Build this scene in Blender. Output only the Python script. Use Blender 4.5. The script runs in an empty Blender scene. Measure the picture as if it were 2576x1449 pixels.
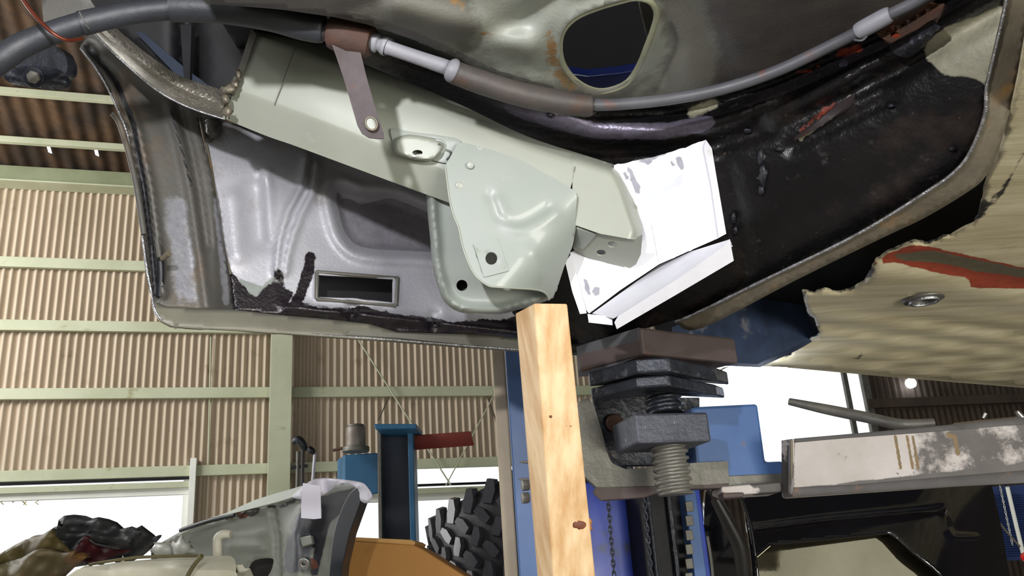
import bpy, bmesh, math, random
import numpy as np
from mathutils import Vector, Matrix
from mathutils.geometry import delaunay_2d_cdt
random.seed(7); rng = np.random.RandomState(7)
SC = bpy.context.scene
COL = SC.collection
# ------------------------------------------------------------------ camera
W, H, F = 2576.0, 1449.0, 2130.0
PITCH, ROLL = math.radians(18.5), math.radians(3.9)
CAM = np.array([0.0, 0.0, 1.1])
X0 = np.array([1.0, 0, 0]); FW = np.array([0, math.cos(PITCH), math.sin(PITCH)]); U0 = np.array([0, -math.sin(PITCH), math.cos(PITCH)])
RX = math.cos(ROLL)*X0 - math.sin(ROLL)*U0
UP = math.sin(ROLL)*X0 + math.cos(ROLL)*U0
cam = bpy.data.cameras.new('camera'); co = bpy.data.objects.new('camera', cam); COL.objects.link(co)
cam.sensor_width = 36; cam.lens = F/W*36; cam.clip_start = .02; cam.clip_end = 200
M = Matrix(((RX[0], UP[0], -FW[0], CAM[0]), (RX[1], UP[1], -FW[1], CAM[1]), (RX[2], UP[2], -FW[2], CAM[2]), (0, 0, 0, 1)))
co.matrix_world = M; SC.camera = co
# ------------------------------------------------------------------ world, lamps, exposure
SC.view_settings.view_transform = 'Standard'; SC.view_settings.look = 'None'; SC.view_settings.gamma = 1; SC.view_settings.use_curve_mapping = False
SC.view_settings.exposure = 0.0
wd = bpy.data.worlds.new('daylight'); SC.world = wd; wd.use_nodes = True
bg = wd.node_tree.nodes['Background']; bg.inputs[0].default_value = (.93, .97, 1, 1); bg.inputs[1].default_value = 1.5
def lamp(name, loc, target, size, power, color=(1, 1, 1), kind='AREA', sizey=None, spread=None):
    l = bpy.data.lights.new(name, kind); l.energy = power; l.color = color
    if kind == 'AREA':
        l.size = size
        if sizey: l.shape = 'RECTANGLE'; l.size_y = sizey
        if spread: l.spread = math.radians(spread)
    else: l.shadow_soft_size = size
    if kind == 'SPOT': l.spot_size = math.radians(spread or 90); l.spot_blend = .5
    o = bpy.data.objects.new(name, l); COL.objects.link(o); o.location = loc
    d = Vector(target)-Vector(loc); o.rotation_euler = d.to_track_quat('-Z', 'Y').to_euler()
    return o
lamp('work_light', (-.27, .03, 1.62), (.15, 1.4, 1.6), .022, 64, (.97, .96, 1), 'SPOT', spread=130)
lamp('wall_fill', (-5.2, 4.2, 3.9), (-.5, 8, 1.8), 2.4, 185, (1, .98, .95), sizey=1.2)  # added lamp out of view, rakes and brightens the back wall
lamp('front_fill', (-3.2, -3.2, 1.5), (0, 4, 1.4), 3.0, 30, (1, .98, .94), sizey=2.4)  # fill lamp added behind the camera, stands in for door daylight
lamp('underside_fill', (2.6, -2.2, .5), (1.3, 1.6, 1.6), 2.2, 165, (1, .97, .88), sizey=1.2)  # low unseen fill added for the underside, like daylight bounced off the ground
lamp('left_fill', (-4.3, 4.0, 1.6), (0, 3.2, 1.2), 1.8, 60, (1, 1, 1), sizey=1.2)  # fill lamp added out of view, stands in for daylight from the left

# ------------------------------------------------------------------ geometry helpers
def ray(x, y):
    x = np.asarray(x, float); y = np.asarray(y, float)
    return FW + ((x-W/2)/F)[..., None]*RX + ((H/2-y)/F)[..., None]*UP
def P(x, y, d):
    return CAM + ray(x, y)*np.asarray(d, float)[..., None]
def V(x, y, d): return Vector(P(float(x), float(y), float(d)))
def dplane(p0, n):
    p0 = np.asarray(p0, float); n = np.asarray(n, float); k = np.dot(p0-CAM, n)
    return lambda x, y: k/(ray(x, y)@n)
def d3(a, b, c):                       # plane through three (px, py, depth)
    A, B, C_ = (P(*[float(v) for v in q]) for q in (a, b, c))
    return dplane(A, np.cross(B-A, C_-A))
def dvert(a, b):                       # upright plane through two points
    A, B = (P(*[float(v) for v in q]) for q in (a, b))
    return dplane(A, np.cross(B-A, np.array([0, 0, 1.0])))
def dhor(h): return dplane((0, 0, CAM[2]+h), (0, 0, 1))
def dcon(d): return lambda x, y: np.asarray(x, float)*0+d
def inside(px, py, poly):
    poly = np.asarray(poly, float); n = len(poly); r = np.zeros(px.shape, bool); j = n-1
    for i in range(n):
        xi, yi = poly[i]; xj, yj = poly[j]
        c = ((yi > py) != (yj > py)) & (px < (xj-xi)*(py-yi)/((yj-yi) if yj != yi else 1e-9)+xi)
        r ^= c; j = i
    return r
def pdist(px, py, line, closed=False):
    line = np.asarray(line, float); best = np.full(np.shape(px), 1e9); n = len(line)
    for i in range(n if closed else n-1):
        a = line[i]; b = line[(i+1) % n]; d = b-a; L = max((d**2).sum(), 1e-9)
        t = np.clip(((px-a[0])*d[0]+(py-a[1])*d[1])/L, 0, 1)
        best = np.minimum(best, np.hypot(px-a[0]-t*d[0], py-a[1]-t*d[1]))
    return best
def soft(px, py, poly, s):             # 1 well inside, .5 on the edge, 0 outside
    d = pdist(px, py, poly, True); return np.clip(.5+np.where(inside(px, py, poly), d, -d)/(2*s), 0, 1)
def gl(px, py, line, s): return np.exp(-(pdist(px, py, line)/s)**2)
def cr(pts, n=6, closed=False):        # catmull-rom resampling
    P_ = [np.asarray(p, float) for p in pts]; N = len(P_); out = []
    rngi = range(N if closed else N-1)
    for i in rngi:
        g = (lambda k: P_[k % N]) if closed else (lambda k: P_[min(max(k, 0), N-1)])
        p0, p1, p2, p3 = g(i-1), g(i), g(i+1), g(i+2)
        for k in range(n):
            t = k/n; out.append(.5*((2*p1)+(-p0+p2)*t+(2*p0-5*p1+4*p2-p3)*t*t+(-p0+3*p1-3*p2+p3)*t**3))
    if not closed: out.append(P_[-1])
    return out
def ell(cx, cy, rx, ry, rot=0, n=20):
    c, s = math.cos(rot), math.sin(rot)
    return [(cx+rx*math.cos(a)*c-ry*math.sin(a)*s, cy+rx*math.cos(a)*s+ry*math.sin(a)*c) for a in np.linspace(0, 2*math.pi, n, endpoint=False)]
def jag(line, amp=3, step=9):
    out = []
    for a, b in zip(line[:-1], line[1:]):
        a = np.array(a, float); b = np.array(b, float); L = np.hypot(*(b-a)); n = max(1, int(L/step)); nv = np.array([-(b-a)[1], (b-a)[0]])/max(L, 1e-6)
        for k in range(n): out.append(tuple(a+(b-a)*k/n+(nv*rng.normal()*amp if k else 0)))
    out.append(tuple(line[-1])); return out

def rootof(o):
    while o.parent: o = o.parent
    return o
def mkobj(name, verts, faces, mat, parent=None, smooth=True, attr=None, bevel=0, solid=0, seg=2, split=35, sub=0):
    verts = np.asarray(verts, float)
    L = np.array(rootof(parent).location) if parent else np.array([verts[:, 0].mean(), verts[:, 1].mean(), verts[:, 2].min()])
    me = bpy.data.meshes.new(name); me.from_pydata([tuple(v) for v in verts-L], [], [tuple(f) for f in faces]); me.update()
    o = bpy.data.objects.new(name, me); COL.objects.link(o)
    if parent: o.parent = parent
    else: o.location = L
    if mat: me.materials.append(mat)
    if attr is not None:
        ca = me.color_attributes.new('mask', 'FLOAT_COLOR', 'POINT')
        a = np.ones((len(verts), 4)); a[:, :3] = attr; ca.data.foreach_set('color', a.ravel())
    if solid: m = o.modifiers.new('s', 'SOLIDIFY'); m.thickness = solid; m.offset = -1
    if bevel: m = o.modifiers.new('b', 'BEVEL'); m.width = bevel; m.segments = seg; m.limit_method = 'ANGLE'; m.angle_limit = .6
    if sub: m = o.modifiers.new('u', 'SUBSURF'); m.levels = sub; m.render_levels = sub
    if smooth:
        me.polygons.foreach_set('use_smooth', [True]*len(me.polygons))
        if split: m = o.modifiers.new('e', 'EDGE_SPLIT'); m.split_angle = math.radians(split)
    return o
def relief(name, outline, dfn, mat, parent=None, step=None, holes=(), thick=.002, mask=None, bevel=0, split=35, smooth=True):
    loops = [list(map(tuple, outline))]+[list(map(tuple, h)) for h in holes]
    vs, es = [], []
    for lp in loops:
        q = []
        for a, b in zip(lp, lp[1:]+lp[:1]):
            n = 1 if not step else max(1, int(math.hypot(a[0]-b[0], a[1]-b[1])/step))
            q += [(a[0]+(b[0]-a[0])*k/n, a[1]+(b[1]-a[1])*k/n) for k in range(n)]
        b0 = len(vs); vs += q; es += [(b0+i, b0+(i+1) % len(q)) for i in range(len(q))]
    if step:
        O = np.array(loops[0]); xs = np.arange(O[:, 0].min(), O[:, 0].max(), step); ys = np.arange(O[:, 1].min(), O[:, 1].max(), step*.87)
        gx, gy = np.meshgrid(xs, ys); gx = gx+(np.arange(len(ys)) % 2)[:, None]*step*.5
        gx = gx.ravel(); gy = gy.ravel(); k = inside(gx, gy, loops[0])
        for h in loops[1:]: k &= ~inside(gx, gy, h)
        gx, gy = gx[k], gy[k]
        dd = np.minimum.reduce([pdist(gx, gy, l, True) for l in loops]); k = dd > step*.45
        vs += list(zip(gx[k], gy[k]))
    r = delaunay_2d_cdt([Vector(v) for v in vs], es, [], 0, 1e-5)
    v2 = np.array([tuple(v) for v in r[0]]); f = np.array(r[2])
    c = v2[f].mean(axis=1); k = inside(c[:, 0], c[:, 1], loops[0])
    for h in loops[1:]: k &= ~inside(c[:, 0], c[:, 1], h)
    f = f[k]
    v3 = P(v2[:, 0], v2[:, 1], dfn(v2[:, 0], v2[:, 1]))
    a = v3[f[:, 0]]; n = np.cross(v3[f[:, 1]]-a, v3[f[:, 2]]-a)
    fl = ((CAM-a)*n).sum(axis=1).sum() < 0
    if fl: f = f[:, ::-1]
    attr = None
    if mask: attr = np.stack([np.broadcast_to(m, (len(v2),)) for m in mask(v2[:, 0], v2[:, 1])], axis=1)
    used = np.unique(f); mp = -np.ones(len(v2), int); mp[used] = np.arange(len(used))
    return mkobj(name, v3[used], mp[f].tolist(), mat, parent, smooth, attr[used] if attr is not None else None, bevel, thick, 2, split)
def tube(name, pts, mat, parent=None, n=14, k=5, curve=True, caps=True, closed=False, world=False, split=50, prof=None):
    """pts: (px, py, depth, radius_px) or world (x, y, z, r)"""
    q = cr(pts, k, closed) if curve else [np.asarray(p, float) for p in pts]
    if world: C = np.array([p[:3] for p in q]); R = np.array([p[3] for p in q])
    else:
        q = np.array(q); C = P(q[:, 0], q[:, 1], q[:, 2]); R = q[:, 3]*q[:, 2]/F
    N = len(C); verts, faces = [], []
    T = np.zeros_like(C)
    for i in range(N):
        a = C[(i-1) % N] if closed else C[max(i-1, 0)]; b = C[(i+1) % N] if closed else C[min(i+1, N-1)]
        T[i] = (b-a)/max(np.linalg.norm(b-a), 1e-9)
        if np.linalg.norm(b-a) < 1e-9 and i: T[i] = T[i-1]
    u = np.cross(T[0], [0.3, .2, 1]); u /= np.linalg.norm(u)
    for i in range(N):
        u = u-np.dot(u, T[i])*T[i]; u /= np.linalg.norm(u); w = np.cross(T[i], u)
        for j in range(n):
            a = 2*math.pi*j/n; verts.append(C[i]+R[i]*(math.cos(a)*u+math.sin(a)*w))
    for i in range(N if closed else N-1):
        i2 = (i+1) % N
        for j in range(n): faces.append((i*n+j, i*n+(j+1) % n, i2*n+(j+1) % n, i2*n+j))
    if caps and not closed: faces += [tuple(range(n))[::-1], tuple((N-1)*n+j for j in range(n))]
    return mkobj(name, verts, faces, mat, parent, True, None, 0, 0, 2, split)
def loft(name, rows, mat, parent=None, nu=5, nv=5, thick=.002, world=False, curve=(True, True), mask=None, closed_v=False, split=40):
    """rows of (px, py, d); smooth both ways"""
    R = [cr(r, nu) if curve[0] else [np.asarray(p, float) for p in r] for r in rows]
    cols = list(zip(*R)); Cc = [cr(list(c), nv, closed_v) if curve[1] else list(c) for c in cols]
    A = np.array(Cc); nu_, nv_ = A.shape[0], A.shape[1]
    Wd = A if world else P(A[..., 0], A[..., 1], A[..., 2])
    vs = Wd.reshape(-1, 3); fs = []
    for i in range(nu_-1):
        for j in range(nv_ if closed_v else nv_-1):
            j2 = (j+1) % nv_; fs.append((i*nv_+j, i*nv_+j2, (i+1)*nv_+j2, (i+1)*nv_+j))
    nrm = 0
    for f in fs[:: max(1, len(fs)//60)]:
        n = np.cross(vs[f[1]]-vs[f[0]], vs[f[2]]-vs[f[0]]); nrm += np.dot(CAM-vs[f[0]], n)
    if nrm < 0: fs = [f[::-1] for f in fs]
    attr = None
    if mask is not None:
        B = A.reshape(-1, 3); attr = np.stack([np.broadcast_to(m, (len(B),)) for m in mask(B[:, 0], B[:, 1])], axis=1)
    return mkobj(name, vs, fs, mat, parent, True, attr, 0, thick, 2, split)
def wbox(name, a, b, w, h, mat, parent=None, up=(0, 0, 1), bevel=.002, off=(0, 0)):
    """square bar from a to b (world), w sideways, h along up"""
    a = np.asarray(a, float); b = np.asarray(b, float); t = b-a; t /= np.linalg.norm(t)
    up = np.asarray(up, float); up = up-np.dot(up, t)*t; up /= np.linalg.norm(up); s = np.cross(t, up)
    vs = []
    for p in (a, b):
        for i, j in ((-1, -1), (1, -1), (1, 1), (-1, 1)): vs.append(p+s*(i*w/2+off[0])+up*(j*h/2+off[1]))
    fs = [(0, 1, 2, 3), (7, 6, 5, 4), (0, 4, 5, 1), (1, 5, 6, 2), (2, 6, 7, 3), (3, 7, 4, 0)]
    return mkobj(name, vs, fs, mat, parent, False, None, bevel)
def solid(name, poly, dfn, vec, mat, parent=None, bevel=.002, smooth=False):
    """pixel outline on a face, pushed through by a world vector"""
    p = np.array(poly, float); f = P(p[:, 0], p[:, 1], dfn(p[:, 0], p[:, 1])); vec = np.asarray(vec, float); n = len(f)
    vs = np.vstack([f, f+vec]); fs = [tuple(range(n)), tuple(range(2*n-1, n-1, -1))]+[(i, i+n, (i+1) % n+n, (i+1) % n) for i in range(n)]
    nn = sum(np.cross(f[i]-f[0], f[i+1]-f[0]) for i in range(1, n-1))
    if np.dot(nn, vec) > 0: fs = [g[::-1] for g in fs]
    return mkobj(name, vs, fs, mat, parent, smooth, None, bevel, 0, 2, 30)
def cyl(name, c, axis, r, h, mat, parent=None, n=24, bevel=.001, r2=None, hole=0):
    c = np.asarray(c, float); ax = np.asarray(axis, float); ax /= np.linalg.norm(ax)
    u = np.cross(ax, [.31, .17, .93]); u /= np.linalg.norm(u); w = np.cross(ax, u); r2 = r if r2 is None else r2
    vs, fs = [], []
    def ring(z, rr):
        b = len(vs)
        for j in range(n): a = 2*math.pi*j/n; vs.append(c+ax*z+rr*(math.cos(a)*u+math.sin(a)*w))
        return b
    a0 = ring(0, r); a1 = ring(h, r2)
    for j in range(n): k = (j+1) % n; fs.append((a0+j, a0+k, a1+k, a1+j))
    if hole:
        b0 = ring(0, hole); b1 = ring(h, hole)
        for j in range(n):
            k = (j+1) % n; fs += [(b0+k, b0+j, b1+j, b1+k), (a0+k, a0+j, b0+j, b0+k), (a1+j, a1+k, b1+k, b1+j)]
    else: fs += [tuple(range(n))[::-1], tuple(range(a1, a1+n))]
    return mkobj(name, vs, fs, mat, parent, True, None, bevel, 0, 2, 35)
def empty(name, loc, label=None, cat=None, group=None, kind=None):
    o = bpy.data.objects.new(name, None); COL.objects.link(o); o.location = tuple(loc); o.empty_display_size = .05
    return tag(o, label, cat, group, kind)
def tag(o, label=None, cat=None, group=None, kind=None):
    if label: o['label'] = label
    if cat: o['category'] = cat
    if group: o['group'] = group
    if kind: o['kind'] = kind
    return o
# ------------------------------------------------------------------ materials
def srgb(c):
    if isinstance(c, str): c = tuple(int(c[i:i+2], 16)/255 for i in (0, 2, 4))
    return tuple((v/12.92 if v <= .04045 else ((v+.055)/1.055)**2.4) for v in c)+(1,)
def mat(name, c1, c2=None, sc=8, rough=.5, metal=0, bump=0, bsc=60, layers=(), spots=None, stretch=None, emit=None, coat=0, trans=0, spec=.5, detail=6):
    """c1/c2 mottled by noise; layers: (channel, colour, colour2, rough, edge noise, metal, bump)"""
    m = bpy.data.materials.new(name); m.use_nodes = True; nt = m.node_tree; N, Lk = nt.nodes, nt.links
    b = N['Principled BSDF']; tc = N.new('ShaderNodeTexCoord'); src = tc.outputs['Object']
    if stretch:
        mp = N.new('ShaderNodeMapping'); mp.inputs['Rotation'].default_value = stretch[1] if len(stretch) == 2 else (0, 0, 0)
        mp.inputs['Scale'].default_value = stretch[0] if len(stretch) == 2 else stretch; Lk.new(src, mp.inputs[0]); ssrc = mp.outputs[0]
    else: ssrc = src
    def noise(scale, det=6, s=None, rgh=.6):
        n = N.new('ShaderNodeTexNoise'); n.inputs['Scale'].default_value = scale; n.inputs['Detail'].default_value = det; n.inputs['Roughness'].default_value = rgh
        Lk.new(s or src, n.inputs['Vector']); return n.outputs['Fac']
    def rmp(fac, a, c):
        n = N.new('ShaderNodeMapRange'); n.inputs[1].default_value = a; n.inputs[2].default_value = c; Lk.new(fac, n.inputs[0]); return n.outputs[0]
    def mix(f, a, c, col=True):
        n = N.new('ShaderNodeMix'); n.data_type = 'RGBA' if col else 'FLOAT'
        o = {True: (6, 7, 2), False: (2, 3, 0)}[col]
        for v, i in ((f, 0), (a, o[0]), (c, o[1])):
            if hasattr(v, 'links'): Lk.new(v, n.inputs[i])
            else: n.inputs[i].default_value = v
        return n.outputs[o[2]]
    def math_(op, a, c):
        n = N.new('ShaderNodeMath'); n.operation = op
        for v, i in ((a, 0), (c, 1)):
            if hasattr(v, 'links'): Lk.new(v, n.inputs[i])
            else: n.inputs[i].default_value = v
        return n.outputs[0]
    c1 = srgb(c1); col = c1; rg = rough; mt = metal
    if c2: col = mix(rmp(noise(sc, detail, ssrc), .35, .65), c1, srgb(c2))
    if spots:                           # (scale, lo, hi, colour)
        for (s_, lo, hi, cc) in spots: col = mix(rmp(noise(s_, 8), lo, hi), col, srgb(cc))
    bh = noise(bsc, 5, ssrc) if bump else None; bs = bump
    if layers:
        at = N.new('ShaderNodeAttribute'); at.attribute_name = 'mask'; sp = N.new('ShaderNodeSeparateColor'); Lk.new(at.outputs['Color'], sp.inputs[0])
        for (ch, ca, cb, r_, en, m_, nsc) in layers:
            nn = noise(nsc, 8, None, .7)
            f = math_('ADD', sp.outputs[ch], math_('MULTIPLY', math_('SUBTRACT', nn, .5), en))
            f = rmp(f, .44, .56)
            cc = mix(rmp(noise(nsc*1.3, 7), .35, .7), srgb(ca), srgb(cb)) if cb else srgb(ca)
            col = mix(f, col, cc); rg = mix(f, rg, r_, False); mt = mix(f, mt, m_, False)
    if not isinstance(rg, (int, float)): Lk.new(rg, b.inputs['Roughness'])
    else:
        if rough < .95 and not trans: Lk.new(math_('ADD', math_('MULTIPLY', noise(sc*3), .18), rough-.09), b.inputs['Roughness'])
        else: b.inputs['Roughness'].default_value = rough
    if hasattr(col, 'links'): Lk.new(col, b.inputs['Base Color'])
    else: b.inputs['Base Color'].default_value = col
    if isinstance(mt, (int, float)): b.inputs['Metallic'].default_value = mt
    else: Lk.new(mt, b.inputs['Metallic'])
    b.inputs['Specular IOR Level'].default_value = spec
    if coat: b.inputs['Coat Weight'].default_value = coat; b.inputs['Coat Roughness'].default_value = .08
    if trans: b.inputs['Transmission Weight'].default_value = trans
    if emit: b.inputs['Emission Color'].default_value = srgb(emit[0]); b.inputs['Emission Strength'].default_value = emit[1]
    if bump:
        bn = N.new('ShaderNodeBump'); bn.inputs['Strength'].default_value = 1; bn.inputs['Distance'].default_value = bs; Lk.new(bh, bn.inputs['Height']); Lk.new(bn.outputs[0], b.inputs['Normal'])
    return m
MT = {}
def mk(k, *a, **kw): MT[k] = mat(k, *a, **kw); return MT[k]
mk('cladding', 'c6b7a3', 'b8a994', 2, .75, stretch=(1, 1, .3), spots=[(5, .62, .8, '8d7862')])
mk('girt', 'bcc0a6', 'aeb396', 3, .6, spots=[(9, .62, .78, '8f8a62')])
mk('roof_sheet', '533c26', '2c2015', 3, .9, stretch=(2, 1, 1), spots=[(2.2, .45, .62, '2a2018')])
mk('concrete', 'a9a59b', '989489', 2, .9)
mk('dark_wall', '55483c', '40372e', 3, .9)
mk('ceiling', '4a4238', '3a332b', 2, .9)
mk('glass', 'ffffff', None, rough=.02, trans=1)
mk('window_white', 'e8e9e2', 'dcded6', 4, .5)
mk('sage', '989c90', '919589', 6, .42, coat=.15, spots=[(12, .66, .8, 'b3aaa4')])
mk('sage_plate', '939992', '8d948d', 6, .42, coat=.15, spots=[(10, .64, .8, 'b0a9ab')])
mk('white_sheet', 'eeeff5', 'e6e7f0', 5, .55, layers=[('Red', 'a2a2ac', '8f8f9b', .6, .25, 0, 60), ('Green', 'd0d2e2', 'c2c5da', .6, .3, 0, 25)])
mk('trough_sheet', 'dcdce2', 'cfcfd6', 9, .55, spots=[(18, .62, .8, 'b5a894')])
mk('panel', 'b6b6bd', 'a4a4aa', 9, .42, .15, bump=.0012, bsc=140, spots=[(7, .60, .78, '7c7468')],
   layers=[('Blue', '8a878e', '78757c', .6, .3, .1, 40), ('Green', '868c88', '7c807c', .6, .3, 0, 30), ('Red', '131115', '2a2327', .2, 1.1, 0, 44)])
mk('arch_panel', '5c5a55', '4a4844', 5, .55, .25, bump=.0008, bsc=90, spots=[(6, .58, .75, '6d5b48')],
   layers=[('Red', '1a1a1e', '2b2a2c', .5, .5, 0, 30), ('Green', '8c8c90', '7a7a80', .4, .5, .3, 40)])
mk('pan', '696860', '54534b', 4, .5, spots=[(5, .60, .75, '6b6450')], bump=.0006, bsc=200,
   layers=[('Blue', '8d8f84', '80857e', .4, .6, 0, 12), ('Green', '4b4742', '3a3737', .5, .6, 0, 14), ('Red', '8a6a44', '75603c', .8, .9, 0, 40)])
mk('tar', '0b0b0d', '151314', 10, .34, spec=.35, bump=.004, bsc=26, spots=[(9, .56, .74, '2e2522'), (30, .64, .76, '3e3a3c'), (70, .68, .78, '5a4a3c')],
   layers=[('Green', '5f5864', '6b6878', .35, .4, .4, 60), ('Red', '8e3a22', '64281a', .55, .7, 0, 30), ('Blue', '8f8c78', '7a7767', .5, .7, 0, 26)])
mk('lip', '6e6656', '5a5346', 10, .5, spots=[(14, .58, .74, '8a6a3c'), (8, .6, .75, '57524a')], bump=.0008, bsc=120)
mk('lip_grey', '7d7a6c', '6e6c60', 10, .45, spots=[(14, .58, .74, '8b8f86'), (9, .6, .76, '75736a')])
mk('outer_floor', 'e2d8b8', 'c0b491', 2.2, .55, stretch=((1.2, 9, 1), (0, 0, .25)), bump=.001, bsc=10, spots=[(7, .62, .76, '93896e')],
   layers=[('Red', 'a4452c', '8c3a26', .6, .35, 0, 40), ('Green', '6d6650', '5c5643', .6, .35, 0, 30), ('Blue', '2e2c2a', '3c3934', .6, .8, 0, 24)])
mk('cavity', '0b0d13', '07080c', 6, .8)
mk('blue_inner', '16286e', '101f58', 5, .35, coat=.4)
mk('black', '0c0c10', None, rough=.7)
mk('bead', 'c9c9cc', '9a9a9e', 60, .28, .9, bump=.002, bsc=200)
mk('brushed', 'b4aea2', '7a7468', 30, .3, .85, stretch=((6, 60, 6), (.3, .4, .6)), bump=.003, bsc=14)
mk('hose', '2d2f34', '232529', 12, .55, bump=.0008, bsc=80, spots=[(20, .62, .78, '3a3a3c')])
mk('hose_dirty', '48423f', '383331', 12, .55, bump=.0008, bsc=80, spots=[(14, .55, .72, '4a382e')])
mk('sleeve', '84848a', '707076', 14, .55, bump=.0006, bsc=100)
mk('cable', '545458', '46464a', 18, .5, spots=[(20, .6, .75, '6a4032')])
mk('rust', '4c3a30', '5a3c2c', 20, .75, .2, bump=.0015, bsc=90, spots=[(40, .6, .75, '4a3028')])
mk('rust_strip', '40383a', '352c2b', 18, .6, .35, bump=.0008, bsc=110, spots=[(30, .6, .74, '4a342c')])
mk('chrome', 'b8b8b4', None, rough=.25, metal=.9)
mk('copper', '5c2818', '481e12', 20, .35, .4)
mk('wood', 'dcc096', 'bd9462', 3, .55, stretch=((14, 14, .9), (0, 0, 0)), bump=.0006, bsc=12, spots=[(9, .66, .76, '8c5a30')])
mk('wood_knot', '5b3020', '7a4426', 40, .6)
mk('wood_end', 'a57a58', '8c6248', 12, .7)
mk('lift_blue', '48689a', '3e5c8c', 5, .4, spots=[(14, .66, .74, '7a5a44')])
mk('lift_blue_deep', '1c3ca8', '18308c', 5, .35, coat=.3, spots=[(5, .58, .66, '2c3648')])
mk('lift_dark_blue', '1b2a40', '131d2e', 5, .45)
mk('motor_blue', '2a6288', '24587c', 5, .45)
mk('greasy', '2d3038', '1c1e24', 14, .38, .3, bump=.003, bsc=60, spots=[(30, .6, .72, '5a5a5e'), (14, .66, .76, '5c4536')])
mk('steel_dark', '484b54', '3a3d46', 16, .5, .3, bump=.002, bsc=80, spots=[(60, .64, .70, 'a8a8ae')])
mk('steel_grey', '76746c', '62605a', 12, .5, .4, bump=.001, bsc=80)
mk('pad_grey', '4c4c50', '414145', 9, .65, spots=[(7, .6, .7, '6c6c70')])
mk('pad_rust', '4e4240', '403634', 8, .65, spots=[(9, .58, .74, '6e4a34')])
mk('flaked', 'b9b2ae', 'a89f98', 8, .55, spots=[(5.5, .53, .55, '45413f'), (40, .68, .72, '4a3c38')], bump=.0006, bsc=60)
mk('arm_dark', '4a4745', '3b3937', 8, .5, .2, spots=[(12, .6, .7, '6e5138')])
mk('rubber', '17171a', '0f0f12', 20, .6, bump=.001, bsc=60)
mk('rubber_side', '26262a', '1c1c20', 20, .5)
mk('van_black', '0d0e14', None, rough=.14, coat=1, spots=[(2, .5, .7, '12121a')])
mk('van_trim', '2a2826', '201e1c', 12, .35)
mk('mirror_glass', '8d8a78', None, rough=.03, metal=.9)
mk('tan', 'b4813f', 'a87638', 3, .6, spots=[(4, .6, .75, '8a6434')])
mk('primer_grey', '84877c', '74776e', 6, .55, spots=[(9, .6, .75, '7e8078')],
   layers=[('Red', '26262a', '34343a', .5, .45, 0, 20), ('Green', '6a4030', '583428', .7, .5, 0, 30), ('Blue', '55585c', '48484c', .5, .5, 0, 20)])
mk('seal', '14171c', '1c2026', 10, .45)
mk('tape', 'c9c6d0', 'bcb9c4', 6, .5, trans=0)
mk('film', 'c6ccc0', 'b8beb2', 8, .45)
mk('tank', 'cfcbb8', 'b8b49e', 6, .5)
mk('strap', '6a6040', '54502e', 10, .6)
mk('bag', '38383a', '2a2c2a', 8, .6, bump=.002, bsc=30)
mk('bag_red', '4c1016', '340c10', 10, .6, bump=.002, bsc=40)
mk('bag_yellow', '5e5632', '54401f', 5, .6)
mk('red_board', '7c2f26', '702a22', 6, .7)
mk('lamp_glow', 'ffffff', None, emit=('e8f0ff', 14))
mk('blind', '2a3c70', '1c2c54', 8, .4)
mk('cream_post', 'c4b49a', 'b0a088', 5, .6)
mk('yellow', 'b09a30', None, rough=.5)
mk('orange', 'b0451c', None, rough=.5)
mk('red', 'd01810', None, rough=.4)
mk('shadow_gap', '080808', None, rough=.9)

# ================================================================== BUILDING
YAW = math.radians(17); DW = 7.9
nW = np.array([-math.sin(YAW), math.cos(YAW), 0]); tW = np.array([math.cos(YAW), math.sin(YAW), 0]); Z = np.array([0, 0, 1.0])
dwall = dplane(nW*DW+np.array([0, 0, 1.1]), nW)
def wsz(x, y): p = P(float(x), float(y), float(dwall(x, y))); return float(p@tW), float(p[2])
def wp(s, z, out=0.0): return nW*(DW-out)+tW*s+Z*z
def corr(name, s0, s1, z0, z1, parent, material='cladding', pitch=.0635, amp=.019, seg=8):
    n = max(2, int((s1-s0)/pitch*seg)); vs, fs = [], []
    for i in range(n+1):
        s = s0+(s1-s0)*i/n; o = amp*math.cos(2*math.pi*s/pitch)
        vs += [wp(s, z0, o), wp(s, z1, o), wp(s, z0, o-.004), wp(s, z1, o-.004)]
    for i in range(n): a = i*4; fs += [(a, a+4, a+5, a+1), (a+3, a+7, a+6, a+2)]
    return mkobj(name, vs, fs, MT[material], parent, True, None, 0, 0, 2, 0)
sL, _ = wsz(-500, 900); sR, _ = wsz(1690, 900)
zhead = wsz(300, 1192)[1]; zeave = wsz(180, 470)[1]
s_w1 = wsz(478, 1250)[0]
s_w2a, s_w2b = wsz(862, 1250)[0], wsz(1330, 1220)[0]
zw2 = wsz(1100, 1215)[1]
wl = empty('wall_back', wp(0, 0), 'cream corrugated metal cladding wall with pale green rails', None, None, 'structure')
def sheets(s0, s1, z0, z1):
    s = s0
    while s < s1-.05:
        e = min(s+.762, s1); corr('cladding_sheet', s, e, z0, z1, wl); s = e
sheets(sL, sR, zhead, zeave+.05)
sheets(s_w1, s_w2a, 0, zhead)
sheets(s_w2b, sR, 0, zhead)
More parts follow.
